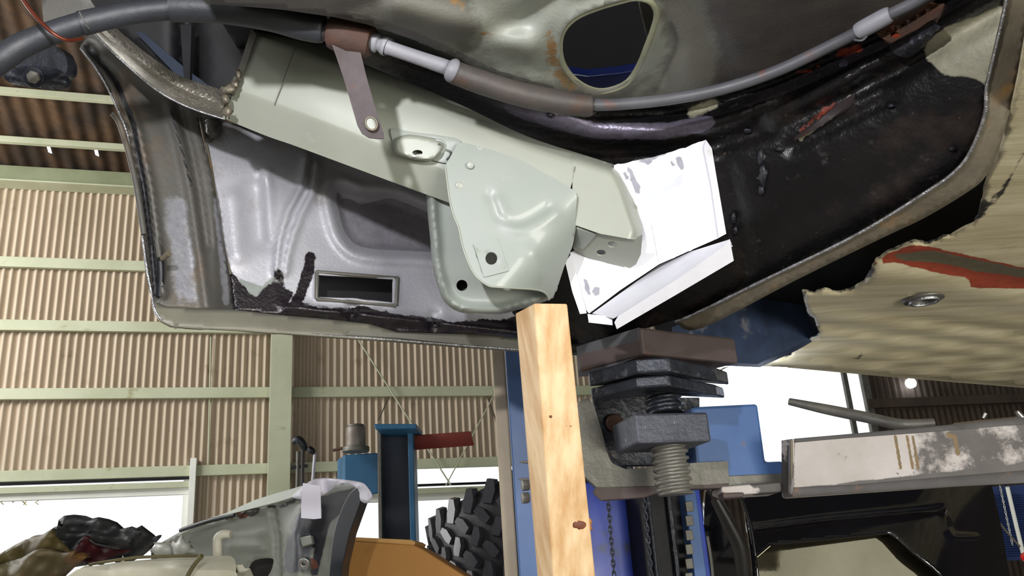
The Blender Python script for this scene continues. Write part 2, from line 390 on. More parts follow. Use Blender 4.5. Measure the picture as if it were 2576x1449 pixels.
# sill walls under the windows
sheets(sL, s_w1, 0, 1.0); sheets(s_w2a, s_w2b, 0, 1.0)
rails = [wsz(300, y)[1] for y in (673, 826, 993)]
for z in rails: wbox('wall_rail', wp(sL, z, .045), wp(sR, z, .045), .05, .095, MT['girt'], wl, bevel=.004)
wbox('wall_rail', wp(sL, zhead, .045), wp(sR, zhead, .045), .05, .09, MT['girt'], wl, bevel=.004)
wbox('eave_beam', wp(sL, zeave+.03, .08), wp(sR, zeave+.03, .08), .12, .17, mat('beam_green', '8b9274', '7d8466', 4, .6), wl, bevel=.004)
wbox('eave_beam_flange', wp(sL, zeave-.05, .10), wp(sR, zeave-.05, .10), .18, .015, MT['girt'], wl, bevel=.001)
sp = wsz(705, 1000)[0]
st = wbox('wall_post', wp(sp, 0, .16), wp(sp, zeave, .16), .19, .14, MT['girt'], wl, up=nW, bevel=.004)
sp2 = wsz(1275, 1000)[0]
# windows
def window(n, s0, s1, z0, z1, mull):
    w = empty('window_%d' % n, wp(s0, z0), 'bright white daylight window in the corrugated wall' if n == 1 else 'blown-out window behind the blue lift post', None, None, 'structure')
    fm = MT['window_white']
    for a, b in ((wp(s0, z1-.12, .02), wp(s1, z1-.12, .02)), (wp(s0, z0+.02, .02), wp(s1, z0+.02, .02))):
        wbox('window_frame', a, b, .06, .07, fm, w)
    wbox('window_head', wp(s0, z1-.02, .04), wp(s1, z1-.02, .04), .05, .02, MT['shadow_gap'], w, bevel=0)
    wbox('window_head', wp(s0, z1-.075, .05), wp(s1, z1-.075, .05), .07, .05, MT['girt'], w)
    q = [wp(s0+.03, z0+.03, .01), wp(s1-.03, z0+.03, .01), wp(s1-.03, z1-.16, .01), wp(s0+.03, z1-.16, .01)]
    mkobj('pane', q, [(0, 1, 2, 3)], MT['glass'], w, False, None, 0, .004)
    for s in (s0+.03, s1-.03)+tuple(mull):
        wbox('window_frame', wp(s, z0, .02), wp(s, z1, .02), .05, .05, fm, w, up=nW)
    return w
w1_ = window(1, sL, s_w1, 1.0, zhead-.04, ()); window(2, s_w2a, s_w2b, 1.0, zw2, ())
for pts in (((12, 1259), (4, 1264), (11, 1270)), ((33, 1262), (36, 1265)), ((58, 1262), (66, 1268), (60, 1270)), ((68, 1262), (62, 1266), (68, 1271)), ((98, 1260), (90, 1264), (98, 1270))):
    vv = []
    for (x, y) in pts: s_, z_ = wsz(x, y); vv.append(tuple(wp(s_, z_, .02))+(.004,))
    tube('pane_mark', vv, MT['yellow'], w1_, 5, 1, False, True, False, True)
wbox('window_jamb', wp(s_w1+.02, 1.0, .06), wp(s_w1+.02, zhead+.1, .06), .05, .12, MT['window_white'], bpy.data.objects['window_1'], up=nW)
# small lettering-like specks on the window pane (mirrored sign remnants)
# roof: rises from the eave towards the camera
RS = math.tan(math.radians(13))
def rp(s, u, dz=0.0): return nW*(DW-u)+tW*s+Z*(zeave+.12+u*RS+dz)
rf = empty('ceiling', rp(0, 0), 'rusty brown corrugated roof on pale green purlins', None, None, 'structure')
nrf = 0
s = sL-1
holes_at = [(122, 370), (245, 385)]
nroof = np.cross(tW, nW*-1+Z*RS); droof = dplane(rp(0, 0), nroof)
hp = [P(float(a), float(b), float(droof(a, b))) for a, b in holes_at]
while s < 9:
    e = s+.8; vs, fs = [], []; pit = .13; n = 48; K = 60
    for i in range(n+1):
        ss = s+(e-s)*i/n
        for k in range(K+1):
            vs.append(rp(ss, -0.1+k*.1, .012*math.cos(2*math.pi*ss/pit)))
    for i in range(n):
        for k in range(K):
            a = i*(K+1)+k; c = (np.array(vs[a])+np.array(vs[a+K+2]))/2
            if any(abs((c-h)@tW) < .016 and abs((c-h)@nW) < .06 for h in hp): continue
            fs.append((a, a+1, a+K+2, a+K+1))
    mkobj('roof_sheet', vs, fs, MT['roof_sheet'], rf, True, None, 0, 0, 2, 0); s = e
for y in (222, 343):
    q = P(150.0, float(y), float(droof(150, y))); u = DW-float(q@nW)
    wbox('purlin', rp(sL-1, u, -.07), rp(5, u, -.07), .05, .055, MT['girt'], rf, bevel=.002)
for u in (3.9, 5.2): wbox('purlin', rp(sL-1, u, -.07), rp(5, u, -.07), .05, .055, MT['girt'], rf, bevel=.002)
# closing shell of the room
def slab(name, pts, m, label):
    o = mkobj(name, pts, [tuple(range(len(pts)))], m, None, False, None, 0, .05); return tag(o, label, None, None, 'structure')
slab('floor', [(-9, -6, 0), (11, -6, 0), (11, 13, 0), (-9, 13, 0)], MT['concrete'], 'grey concrete workshop floor')
slab('ceiling_upper', [tuple(rp(sL-1, 5.9)), tuple(rp(9, 5.9)), tuple(rp(9, 15)*[1, 1, 0]+np.array([0, 0, 4.6])), tuple(rp(sL-1, 15)*[1, 1, 0]+np.array([0, 0, 4.6]))], MT['ceiling'], 'dark roof above the camera')
slab('wall_left', [(-7.5, -6, 0), (-7.5, 9, 0), (-7.5, 9, 5.5), (-7.5, -6, 5.5)], MT['ceiling'], 'dark side wall')
wbh = empty('wall_behind', (0, -5, 0), 'dark wall behind the camera with a wide open gateway', None, None, 'structure')
for x0, x1, z0, z1 in ((-8, -1.5, 0, 5.5), (5.5, 8, 0, 5.5), (-1.5, 5.5, 3.2, 5.5)): mkobj('wall_section', [(x0, -5, z0), (x1, -5, z0), (x1, -5, z1), (x0, -5, z1)], [(0, 1, 2, 3)], MT['ceiling'], wbh, False, None, 0, .05)
slab('wall_far_side', [(8.2, -6, 0), (8.2, 13, 0), (8.2, 13, 5.5), (8.2, -6, 5.5)], MT['ceiling'], 'dark far side wall')
# right-hand annex wall, dark corrugated, with the big window
YA = math.radians(10); nA = np.array([-math.sin(YA), math.cos(YA), 0]); tA = np.array([math.cos(YA), math.sin(YA), 0]); DA = 8.6
dann = dplane(nA*DA+np.array([0, 0, 1.1]), nA)
def asz(x, y): p = P(float(x), float(y), float(dann(x, y))); return float(p@tA), float(p[2])
def ap(s, z, out=0.0): return nA*(DA-out)+tA*s+Z*z
wr = empty('wall_right', ap(3, 0), 'dim brown corrugated annex wall', None, None, 'structure')
a0 = asz(1590, 1000)[0]; a1 = asz(2172, 1000)[0]; a2 = asz(3000, 1000)[0]; az0 = asz(1950, 1185)[1]; az1 = asz(2000, 800)[1]
def acorr(s0, s1, z0, z1):
    n = int((s1-s0)/.0762*6); vs, fs = [], []
    for i in range(n+1):
        s = s0+(s1-s0)*i/n; o = .012*math.cos(2*math.pi*s/.0762); vs += [ap(s, z0, o), ap(s, z1, o)]
    for i in range(n): a = i*2; fs.append((a, a+2, a+3, a+1))
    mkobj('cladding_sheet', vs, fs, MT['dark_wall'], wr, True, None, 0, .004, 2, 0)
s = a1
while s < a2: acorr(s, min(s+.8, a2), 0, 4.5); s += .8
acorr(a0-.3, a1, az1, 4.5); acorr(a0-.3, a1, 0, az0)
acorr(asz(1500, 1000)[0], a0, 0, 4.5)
for y in (1012,): z = asz(2350, y)[1]; wbox('wall_rail', ap(a1, z, .05), ap(a2, z, .05), .06, .1, MT['dark_wall'], wr)
w3 = empty('window_3', ap(a0, az0), 'big bright window right of the lift arm', None, None, 'structure')
for q in (asz(2130, 1000)[0],): wbox('window_mullion', ap(q, az0, .03), ap(q, az1, .03), .05, .05, MT['steel_grey'], w3, up=nA)
for q in (a0, a1+.03): wbox('window_frame', ap(q, az0, .03), ap(q, az1, .03), .08, .06, MT['steel_grey'], w3, up=nA)
mkobj('pane', [ap(a0, az0, .02), ap(a1, az0, .02), ap(a1, az1, .02), ap(a0, az1, .02)], [(0, 1, 2, 3)], MT['glass'], w3, False, None, 0, .004)
for z in (az0, az1): wbox('window_frame', ap(a0, z, .03), ap(a1, z, .03), .06, .08, MT['steel_grey'], w3)
# cross bracing rods and conduits on the wall
def rod(name, p, q, r, m, parent, n=8): return tube(name, [tuple(p)+(r,), tuple(q)+(r,)], MT[m], parent, n, 1, False, True, False, True)
def wpx(x, y, out=.12): s, z = wsz(x, y); return wp(s, z, out)
rod('brace_rod', wpx(893, 855), wpx(1128, 1225), .008, 'girt', wl)
rod('brace_rod', wpx(1262, 950), wpx(1115, 1225), .006, 'girt', wl)
rod('conduit', wpx(531, 850, .03), wpx(524, 1180, .03), .007, 'girt', wl)
rod('conduit', wpx(1222, 1000, .06), wpx(1262, 1110, .06), .006, 'arm_dark', wl)
rod('conduit', wpx(979, 995, .06), wpx(950, 1060, .06), .005, 'arm_dark', wl)

# ================================================================== THE CAR ON THE LIFT
car = empty('car_body', P(1400., 760., 1.7)*[1, 1, 0]+[0, 0, 1.5], 'stripped rusty car body raised overhead, its underside and wheel arch showing', 'car')
HP, = (.72,)
dpan = dhor(HP)
E = np.array([(300, -10), (500, 0), (700, 15), (840, 35), (930, 55), (1050, 95), (1149, 138), (1254, 190), (1394, 232), (1500, 258), (1676, 258), (1820, 230), (1955, 185), (2100, 122), (2260, 50), (2420, -50), (2600, -150)], float)
def Ey(x): return np.interp(x, E[:, 0], E[:, 1])
def aff(a, b, c):
    A = np.array([[1, p[0], p[1]] for p in (a, b, c)], float); k = np.linalg.solve(A, np.array([1/p[2] for p in (a, b, c)]))
    return lambda x, y: 1/(k[0]+k[1]*np.asarray(x, float)+k[2]*np.asarray(y, float))
dblk = aff((1600, 260, 1.40), (1560, 850, 1.75), (2450, 460, 1.22))
def dtar(x, y):
    x = np.asarray(x, float); y = np.asarray(y, float)
    t = y-Ey(x); w = np.exp(-np.clip(t, 0, 999)/90)
    d = w*dpan(x, y)+(1-w)*dblk(x, y)
    d = d+.015+.035*np.exp(-((t-22)/22)**2)-.02*np.exp(-((t-78)/26)**2)+.02*np.exp(-((t-130)/26)**2)
    # pressed ribs in the dark sheet
    for ln, s_, a in (((1950, 310), (2140, 200)), 22, -.018), (((1900, 300), (2120, 165)), 14, .014), (((1990, 370), (2230, 250)), 18, .012), (((1830, 430), (1870, 640)), 26, .01), (((1980, 620), (2360, 420)), 30, -.006):
        d = d+a*gl(x, y, ln, s_)
    return d
holep = cr([(1408, 122), (1415, 80), (1446, 45), (1499, 21), (1560, 3), (1600, -5), (1637, 5), (1652, 35), (1643, 75), (1628, 115), (1610, 160), (1580, 206), (1534, 227), (1492, 227), (1450, 205), (1418, 165)], 3, True)
def dpanr(x, y):
    hd = pdist(x, y, holep, True)
    d = dpan(x, y)-.014*np.exp(-(hd/16)**2)
    d = d+.02*gl(x, y, ((1660, 0), (1690, 120), (1640, 230)), 30)-.03*gl(x, y, ((1000, 20), (1150, 60), (1330, 120)), 40)+.02*gl(x, y, ((1150, 110), (1300, 60), (1420, -20)), 30)
    d = d+.02*gl(x, y, ((1730, 0), (1830, 210)), 50)-.01*gl(x, y, ((1330, 200), (1500, 250)), 20)
    return d
pano = [(150, -620), (2950, -620), (2640, -300), (2520, -110), (2420, -46)]+[(x, Ey(x)+8) for x in range(2400, 480, -40)]
def mpan(x, y):
    b = soft(x, y, [(1150, -60), (1700, -60), (1720, 260), (1250, 220), (1130, 60)], 120)*.75
    g = np.maximum(soft(x, y, [(1730, -120), (2500, -120), (2300, 60), (1980, 190), (1800, 260), (1800, 100)], 90), .8*soft(x, y, [(600, -90), (1050, -90), (900, 60), (600, 40)], 70))
    g = np.maximum(g, .9*np.exp(-((Ey(x)-y)/16)**2)*(x < 1400))
    r = .58*gl(x, y, ((1385, 90), (1392, 160), (1435, 215)), 34)+.5*gl(x, y, ((1180, 30), (1140, 0)), 30)+.5*gl(x, y, ((1200, 80), (1240, 90)), 16)
    return r, g, b
floorpan = relief('floor_pan', pano, dpanr, MT['pan'], car, 15, [holep], .003, mpan, split=0)
tube('hole_lip', [(p[0], p[1], float(dpan(p[0], p[1]))-.006, 8) for p in holep[::3]], mat('hole_paint', '86886f', '747462', 12, .4), car, 10, 3, closed=True)
# what shows through the hole: dark cabin with a blue panel
solid('cabin_cavity', [(1250, -150), (1800, -150), (1800, 420), (1250, 420)], lambda x, y: dhor(HP+.5)(x, y), (0, .0, .03), MT['cavity'], car)
solid('blue_inner_panel', [(1395, 183), (1480, 194), (1560, 186), (1640, 172), (1640, 330), (1395, 330)], dhor(HP+.20), (0, 0, .02), MT['blue_inner'], car, .003)
solid('inner_brace', [(1608, -60), (1660, -60), (1650, 110), (1628, 100), (1608, 20)], dhor(HP+.10), (0, 0, .02), MT['pan'], car, .003)
taro = [(1290, 862), (1290, 640), (1120, 470), (860, 330), (640, 190), (560, 60), (600, 0)]+[(x, Ey(x)-6) for x in range(640, 2400, 40)]+[(2420, -56), (2560, -120), (2534, 0), (2503, 130), (2482, 220), (2477, 290), (2442, 380), (2402, 432), (2332, 482), (2152, 592), (1902, 714), (1742, 792), (1640, 822), (1560, 845), (1480, 866)]
def mtar(x, y):
    t = y-Ey(x)
    purple = np.exp(-((t-72)/24)**2)*np.clip((x-1180)/150, 0, 1)*np.clip((1830-x)/60, 0, 1)
    purple = np.maximum(purple, .0)+.35*gl(x, y, ((1950, 310), (2140, 195)), 30)
    red = .75*gl(x, y, ((2235, 20), (2330, 60), (2240, 90)), 26)+.7*gl(x, y, ((2110, 135), (2160, 120)), 16)+.62*gl(x, y, ((2000, 185), (2060, 170)), 12)+.5*gl(x, y, ((2010, 330), (2100, 260)), 18)+.5*gl(x, y, ((1480, 262), (1620, 268)), 10)+.4*gl(x, y, ((1700, 340), (1790, 320)), 14)
    beige = soft(x, y, [(2325, 120), (2375, 70), (2450, 40), (2530, 5), (2500, 130), (2482, 215), (2440, 195), (2380, 190), (2330, 150)], 22)
    beige = np.maximum(beige, .85*gl(x, y, ((2010, 350), (2100, 285), (2145, 240)), 7))
    beige = np.maximum(beige, .7*gl(x, y, ((1740, 285), (1795, 262)), 22))
    return red, purple, beige
relief('wheel_arch_floor', taro, dtar, MT['tar'], car, 15, (), .004, mtar, split=0)
relief('pressed_rib', cr([(1998, 352), (2030, 338), (2090, 300), (2140, 258), (2150, 238), (2140, 240), (2095, 272), (2040, 320)], 4, True), lambda x, y: dtar(x, y)-.008, MT['rust_strip'], car, 12, (), .006, split=60)
# torn bits and lumps of underseal
def blob(name, x, y, rx, ry, dfn, m, parent, hgt=.008, seed=0, lift=0.0):
    r0 = np.random.RandomState(seed+int(x)); n = 16
    pts = [(x+rx*math.cos(a)*(1+.22*r0.normal()), y+ry*math.sin(a)*(1+.22*r0.normal())) for a in np.linspace(0, 2*math.pi, n, endpoint=False)]
    pts = cr(pts, 2, True)
    def df(u, v):
        q = np.clip(1-((u-x)/rx)**2-((v-y)/ry)**2, 0, 1); return dfn(u, v)-hgt*np.sqrt(q)-.001-lift
    return relief(name, pts, df, m, parent, max(4, min(rx, ry)/3), (), .002, None, split=0)
mk('tar_gloss', '1a1a20', '2a2a30', 30, .18, bump=.003, bsc=160)
for i, (x, y, rx, ry) in enumerate([(1912, 395, 9, 22), (1918, 440, 12, 26), (1915, 480, 9, 14), (1845, 548, 8, 16), (1850, 580, 8, 12), (2240, 265, 10, 8), (1880, 330, 12, 8), (2120, 160, 14, 10), (1960, 375, 12, 8), (2395, 375, 12, 8), (1490, 285, 16, 8), (1385, 290, 10, 6)]):
    blob('underseal_lump', x, y, rx, ry, dtar, MT['tar_gloss'], car, .010, i)
relief('folded_seam', [(2195, 35), (2290, 12), (2375, 8), (2350, 60), (2290, 95), (2250, 110), (2215, 95), (2190, 70)], lambda x, y: dtar(x, y)-.012, MT['rust'], car, 16, [ell(2252, 88, 12, 7)], .004)
relief('bracket_tab', cr([(2240, 112), (2300, 80), (2345, 50), (2355, 75), (2320, 120), (2285, 145), (2250, 135)], 3, True), lambda x, y: dtar(x, y)-.02, MT['tar_gloss'], car, 14, (), .006)
# sill: seam bead and lip
seam = [(2534, -60), (2532, 0), (2503, 130), (2482, 220), (2477, 290), (2442, 380), (2402, 432), (2332, 482), (2152, 592), (1902, 714), (1742, 792), (1700, 808)]
outer = [(2600, -60), (2590, 20), (2560, 190), (2535, 300), (2505, 400), (2482, 440), (2448, 474), (2332, 545), (2225, 596), (2000, 706), (1765, 826), (1700, 812)]
def dlip(x, y): return dblk(x, y)-.012
sll = relief('sill_lip', cr(seam, 4)+cr(outer[::-1], 4), lambda x, y: dlip(x, y)+.0004*pdist(x, y, seam), MT['lip'], car, 14, (), .004, split=0)
tube('seam_bead', [(p[0], p[1], float(dlip(p[0], p[1]))-.002, 3.5+1.2*(i % 2)) for i, p in enumerate(cr(seam, 5))], MT['bead'], sll, 8, 2)
# outer floor with cut edge
HF = .55
edge = jag([(1800, 935), (1855, 918), (1905, 915), (1990, 893), (2000, 872), (2062, 838), (2048, 800), (2030, 785), (2018, 735)], 1.2)+jag([(2020, 732), (2050, 738), (2075, 727), (2105, 735), (2140, 728), (2175, 707), (2192, 680), (2205, 652), (2240, 630), (2292, 609)], 1.0)+jag([(2300, 606), (2330, 613), (2400, 588), (2452, 562), (2464, 530), (2474, 480), (2486, 436)], 1.5)
flo = edge+[(2508, 400), (2538, 300), (2562, 190), (2592, 20), (2604, -80), (2640, -560), (3300, -560), (3300, 1063), (2576, 976), (2200, 945), (1985, 925)]
hf = dhor(HF)
ld = P(2576., 976., float(hf(2576, 976)))-P(1985., 925., float(hf(1985, 925))); ld /= np.linalg.norm(ld); lnrm = np.array([-ld[1], ld[0], 0])
def dflo(x, y):
    d0 = hf(x, y); p = P(np.asarray(x, float), np.asarray(y, float), d0); v = p@lnrm
    wv = np.clip((np.asarray(y)-760)/60, 0, 1)
    d = d0*(1-(.011*wv*np.sin(v*2*math.pi/.13)))
    d = d+.015*gl(x, y, ((2180, 640), (2300, 655), (2420, 680), (2700, 740)), 24)-.03*gl(x, y, ((2210, 690), (2330, 710), (2700, 790)), 40)
    return d
def mflo(x, y):
    Q = lambda L: [(1676+a/2.862, 450+b/2.862) for a, b in L]
    r = soft(x, y, Q([(1480, 615), (1600, 535), (1780, 465), (1950, 500), (2576, 640), (3000, 700), (3000, 860), (2576, 790), (2200, 785), (2170, 705), (2000, 690), (1850, 650), (1640, 600), (1500, 620)]), 7)
    g = soft(x, y, Q([(1640, 545), (1900, 512), (2576, 650), (3000, 710), (3000, 790), (2576, 710), (2200, 660), (2100, 630), (1900, 600), (1650, 580)]), 8)
    b = .6*gl(x, y, ((2576, 380), (2520, 480), (2470, 540)), 14)+.55*gl(x, y, ((2150, 905), (2170, 890)), 14)+.5*gl(x, y, ((2340, 948), (2420, 955)), 8)+.5*np.exp(-(pdist(x, y, edge)/4)**2)+.4*gl(x, y, ((2140, 690), (2250, 680)), 8)
    return r, g, b
relief('outer_floor', flo, dflo, MT['outer_floor'], car, 15, [ell(2322, 752, 30, 9, .02)], .004, mflo, split=0)
cb = P(2322., 746., float(hf(2322, 746)))
dbo = cyl('drain_boss', cb-[0, 0, .010], (0, 0, 1), .046, .014, MT['steel_grey'], car, 32, .003, hole=.024)
cyl('drain_boss_ring', cb-[0, 0, .016], (0, 0, 1), .034, .008, MT['bead'], dbo, 32, .002, hole=.026)
mk('floor_hole', '080808', None, rough=.9)
for x, y, r in ((2560, 640, 0),): pass
# dark box section between the sill lip and the outer floor
dcav = dhor(HF+.10)
relief('box_section', [(1640, 800), (2150, 570), (2480, 400), (2560, 380), (2560, 600), (2300, 720), (2130, 850), (2060, 905), (1830, 915), (1660, 870)], dcav, MT['cavity'], car, 40, (), .004)
mk('cavity_glare', '33425e', '222c40', 8, .5, spots=[(9, .6, .7, '6a6a70')])  # lighter blue paints in the lamp's glare on the web
solid('box_section_web', [(1690, 822), (1830, 760), (2016, 722), (2030, 790), (2060, 838), (2000, 872), (1905, 915), (1700, 905)], dvert((1700, 900, 2.05), (2100, 900, 2.35)), (0.02, .05, 0), MT['cavity_glare'], car)
# ---- rear quarter panels
pA, pB = (400, 800, 1.50), (1290, 870, 1.85)
dq = dvert(pA, pB)
lipT = [(388, 758), (422, 772), (580, 778), (700, 792), (825, 803), (930, 815), (1000, 836), (1200, 842), (1330, 852), (1480, 866)]
lipB = [(384, 762), (392, 785), (405, 803), (430, 818), (470, 824), (545, 828), (755, 840), (860, 847), (1000, 857), (1200, 873), (1330, 882), (1480, 892)]
winp = cr([(848, 478), (905, 492), (990, 500), (1090, 540), (1150, 560), (1150, 645), (1080, 634), (960, 628), (902, 618), (873, 592), (856, 548)], 4, True)
vent = [(801, 690), (900, 695), (990, 701), (989, 762), (900, 753), (798, 748)]
rib1 = cr([(772, 395), (768, 417), (758, 470), (730, 522), (712, 575), (702, 627), (698, 685)], 3)
rib2 = cr([(795, 410), (792, 440), (782, 490), (758, 540), (738, 590), (724, 640), (716, 685)], 3)
def dquart(x, y):
    d = dq(x, y)
    d = d-.022*gl(x, y, rib1, 11)-.018*gl(x, y, rib2, 10)+.014*gl(x, y, [((a[0]+b[0])/2, (a[1]+b[1])/2) for a, b in zip(rib1, rib2)], 7)
    w = pdist(x, y, winp, True); ins = inside(np.asarray(x, float), np.asarray(y, float), winp)
    d = d+.030*np.clip(np.where(ins, .5+w/24, .5-w/24), 0, 1)-.014*np.exp(-((w-26)/12)**2)*~ins
    d = d-.012*np.exp(-(pdist(x, y, vent, True)/9)**2)
    d = d+.02*gl(x, y, ((640, 480), (650, 600)), 30)-.015*gl(x, y, ((585, 500), (600, 640)), 26)-.012*gl(x, y, ((670, 440), (680, 600)), 14)
    # bottom rail: rolled black bead with dents
    yb = np.interp(x, [580, 750, 900, 1100, 1300], [765, 775, 790, 812, 835])
    d = d-.030*np.exp(-((y-yb)/13)**2)*np.clip((np.asarray(x)-700)/60, 0, 1)
    for cx, cy in ((885, 785), (1092, 806)): d = d+.035*np.exp(-((x-cx)/14)**2-((y-cy)/20)**2)
    return d
def mquart(x, y):
    r = soft(x, y, [(570, 660), (590, 690), (625, 735), (645, 745), (680, 710), (740, 735), (722, 765), (760, 757), (800, 772), (880, 775), (900, 768), (1000, 790), (1095, 800), (1130, 810), (1290, 800), (1490, 700), (1490, 900), (1290, 862), (1000, 840), (700, 798), (560, 785)], 12)
    r = np.maximum(r, .95*gl(x, y, ((780, 645), (775, 680), (757, 740), (745, 765)), 17)); r = np.maximum(r, .75*gl(x, y, ((700, 690), (700, 760)), 22))
    g = soft(x, y, [(600, 700), (660, 720), (690, 690), (700, 760), (640, 770), (600, 740)], 14)
    b = soft(x, y, winp, 6)
    b = b*(1-.95*soft(x, y, [(848, 470), (990, 490), (950, 505), (905, 515), (880, 500), (858, 500)], 8))
    return r, g, b
qo = [(500, 290), (545, 300), (620, 320), (800, 370), (1000, 440), (1240, 520), (1500, 640), (1500, 868)]+lipT[::-1][1:9]+[(590, 778), (578, 690), (560, 600), (545, 500), (528, 420)]
qpn = relief('quarter_panel', qo, dquart, MT['panel'], car, 9, [vent], .003, mquart, split=0)
for i, (x, y) in enumerate(((885, 788), (1095, 815))): cyl('drain_hole', P(float(x), float(y), float(dquart(np.float64(x), np.float64(y)))-.004), -FW+np.array([0, 0, -.3]), .007, .004, MT['black'], qpn, 16, 0, hole=.0055)
# box behind the vent slot
solid('vent_box', [(780, 670), (1020, 690), (1020, 790), (780, 770)], lambda x, y: dq(x, y)+.09, (0, .02, 0), MT['black'], car)
for a, b in (((797, 684), (1002, 700)), ((1000, 700), (996, 768)), ((994, 768), (796, 752)), ((796, 752), (797, 684))):
    dd = lambda p: float(dquart(np.float64(p[0]), np.float64(p[1])))
    tube('vent_rim', [(a[0], a[1], dd(a)-.002, 5), ((a[0]+b[0])/2, (a[1]+b[1])/2, dd(((a[0]+b[0])/2, (a[1]+b[1])/2))-.002, 5), (b[0], b[1], dd(b)-.002, 5)], MT['steel_grey'], qpn, 8, 3)
# ---- dark wheel-arch panel on the left
ao = cr([(203, 122), (232, 158), (262, 205), (290, 262), (318, 330), (332, 400), (345, 480), (358, 590), (370, 680), (381, 735), (388, 762)], 3)+[(422, 776), (590, 782), (578, 690), (560, 600), (545, 500), (528, 420), (505, 330), (500, 290), (555, 300), (560, 270), (490, 250), (420, 215), (350, 160), (280, 90), (235, 60)]
def darch(x, y):
    d = dq(x, y)-.045
    d = d-.025*gl(x, y, ((250, 150), (300, 230), (345, 330), (378, 470), (395, 600), (408, 740)), 10)+.03*gl(x, y, ((225, 120), (290, 200), (330, 310), (362, 470), (380, 600), (392, 740)), 9)
    d = d-.012*gl(x, y, ((425, 260), (455, 360), (478, 470), (500, 620), (520, 770)), 12)+.012*gl(x, y, ((450, 270), (480, 380), (500, 480), (520, 620)), 10)
    d = d+.045*np.clip((np.asarray(x)-540)/60, 0, 1)
    return d
def march(x, y):
    r = np.maximum(.9*gl(x, y, ((215, 115), (290, 200), (335, 310), (362, 470), (378, 600), (395, 745)), 9), .7*gl(x, y, ((430, 280), (455, 370), (482, 470)), 7))
    g = .6*gl(x, y, ((440, 520), (470, 740)), 60)+.6*gl(x, y, ((545, 500), (570, 760)), 16)
    return r, g, x*0
relief('arch_panel', ao, darch, MT['arch_panel'], car, 10, (), .003, march, split=0)
el = cr([(203, 122), (232, 158), (262, 205), (290, 262), (318, 330), (332, 400), (345, 480), (358, 590), (370, 680), (381, 735), (390, 780)], 3)
tube('panel_edge', [(p[0], p[1], float(darch(p[0], p[1]))-.004, 3) for p in el], MT['bead'], car, 8, 2)
tube('inner_edge', [(p[0], p[1], float(dq(p[0], p[1]))-.075, 7) for p in cr([(282, 285), (300, 310), (325, 390), (345, 480), (362, 590)], 3)], MT['arch_panel'], car, 10, 2)
tube('panel_seam', [(p[0], p[1], float(dq(p[0], p[1]))-.012, 4) for p in cr([(502, 290), (520, 370), (535, 450), (550, 560), (566, 640), (580, 690)], 3)], MT['lip'], car, 8, 2)
# door-lip channel at lower left
tube('channel', [(402, 640, 1.46, 9), (405, 690, 1.46, 9), (402, 745, 1.46, 8)], MT['seal'], car, 10, 4)
tube('hinge_pin', [(408, 650, 1.44, 7), (425, 638, 1.43, 8)], MT['lip'], car, 10, 2)
tube('hinge_pin', [(395, 600, 1.45, 5), (402, 648, 1.44, 6)], MT['arch_panel'], car, 10, 2)
blob('sealant_lump', 535, 318, 22, 30, lambda x, y: dq(x, y)-.01, MT['arch_panel'], car, .03, 3)
# bottom lip of the quarter panel
btl = relief('bottom_lip', lipT+lipB[::-1], lambda x, y: dq(x, y)-.055-.02*np.clip((y-np.interp(x, [p[0] for p in lipT], [p[1] for p in lipT]))/40, 0, 1), MT['lip_grey'], car, 12, (), .006, split=0)
tube('lip_edge', [(p[0], p[1]-1, float(dq(p[0], p[1]))-.072, 2.6) for p in cr(lipB, 3)], MT['bead'], btl, 8, 1)
relief('lip_patch', [(985, 838), (1060, 842), (1330, 858), (1420, 866), (1460, 888), (1180, 868), (1000, 850), (870, 842), (880, 832)], lambda x, y: dq(x, y)-.076, MT['pan'], car, 14, (), .002)
# bright brushed flange running down to the new rail
fu = [(276, 56), (350, 119), (437, 182), (500, 208), (545, 222), (590, 245)]
fl_ = [(226, 72), (280, 127), (345, 186), (410, 237), (485, 274), (566, 300)]
loft('brushed_flange', [[(x, y, 1.38+.0001*x) for x, y in fu], [((a[0]+b[0])/2+2, (a[1]+b[1])/2, 1.365+.0001*a[0]) for a, b in zip(fu, fl_)], [(x, y, 1.39+.0001*x) for x, y in fl_]], MT['brushed'], car, 5, 3)
tube('flange_edge', [(x, y, 1.385+.0001*x, 2.5) for x, y in fl_], MT['bead'], car, 8, 4)
# dark inner wheelhouse seen above the flange
relief('inner_wheelhouse', [(180, -60), (700, -60), (900, 60), (940, 180), (660, 320), (560, 285), (430, 190), (300, 80), (200, 20)], lambda x, y: dcon(1.62)(x, y)+.1*gl(x, y, ((470, 0), (475, 220)), 20), mat('wheelhouse', '1d1d20', '141416', 8, .6), car, 24, (), .004, split=0)
relief('blue_inner_rail', [(340, 80), (360, 82), (470, 175), (560, 240), (545, 250), (440, 185)], dcon(1.58), MT['lift_dark_blue'], car, None, (), .01)
relief('wheelhouse_rib', [(452, 60), (482, 60), (478, 205), (462, 200)], dcon(1.57), MT['black'], car, None, (), .02, bevel=.003)
# weld cluster where old meets new
for i, (x, y, rx, ry) in enumerate([(578, 225, 20, 13), (565, 250, 14, 16), (572, 280, 13, 16), (592, 212, 12, 12), (600, 190, 8, 16)]):
    blob('weld_bead', x, y, rx, ry, dcon(1.385), mat('weld%d' % i, '8e8674', '4c463e', 60, .4, .5, bump=.002, bsc=150) if i == 0 else bpy.data.materials['weld0'], car, .012, i)

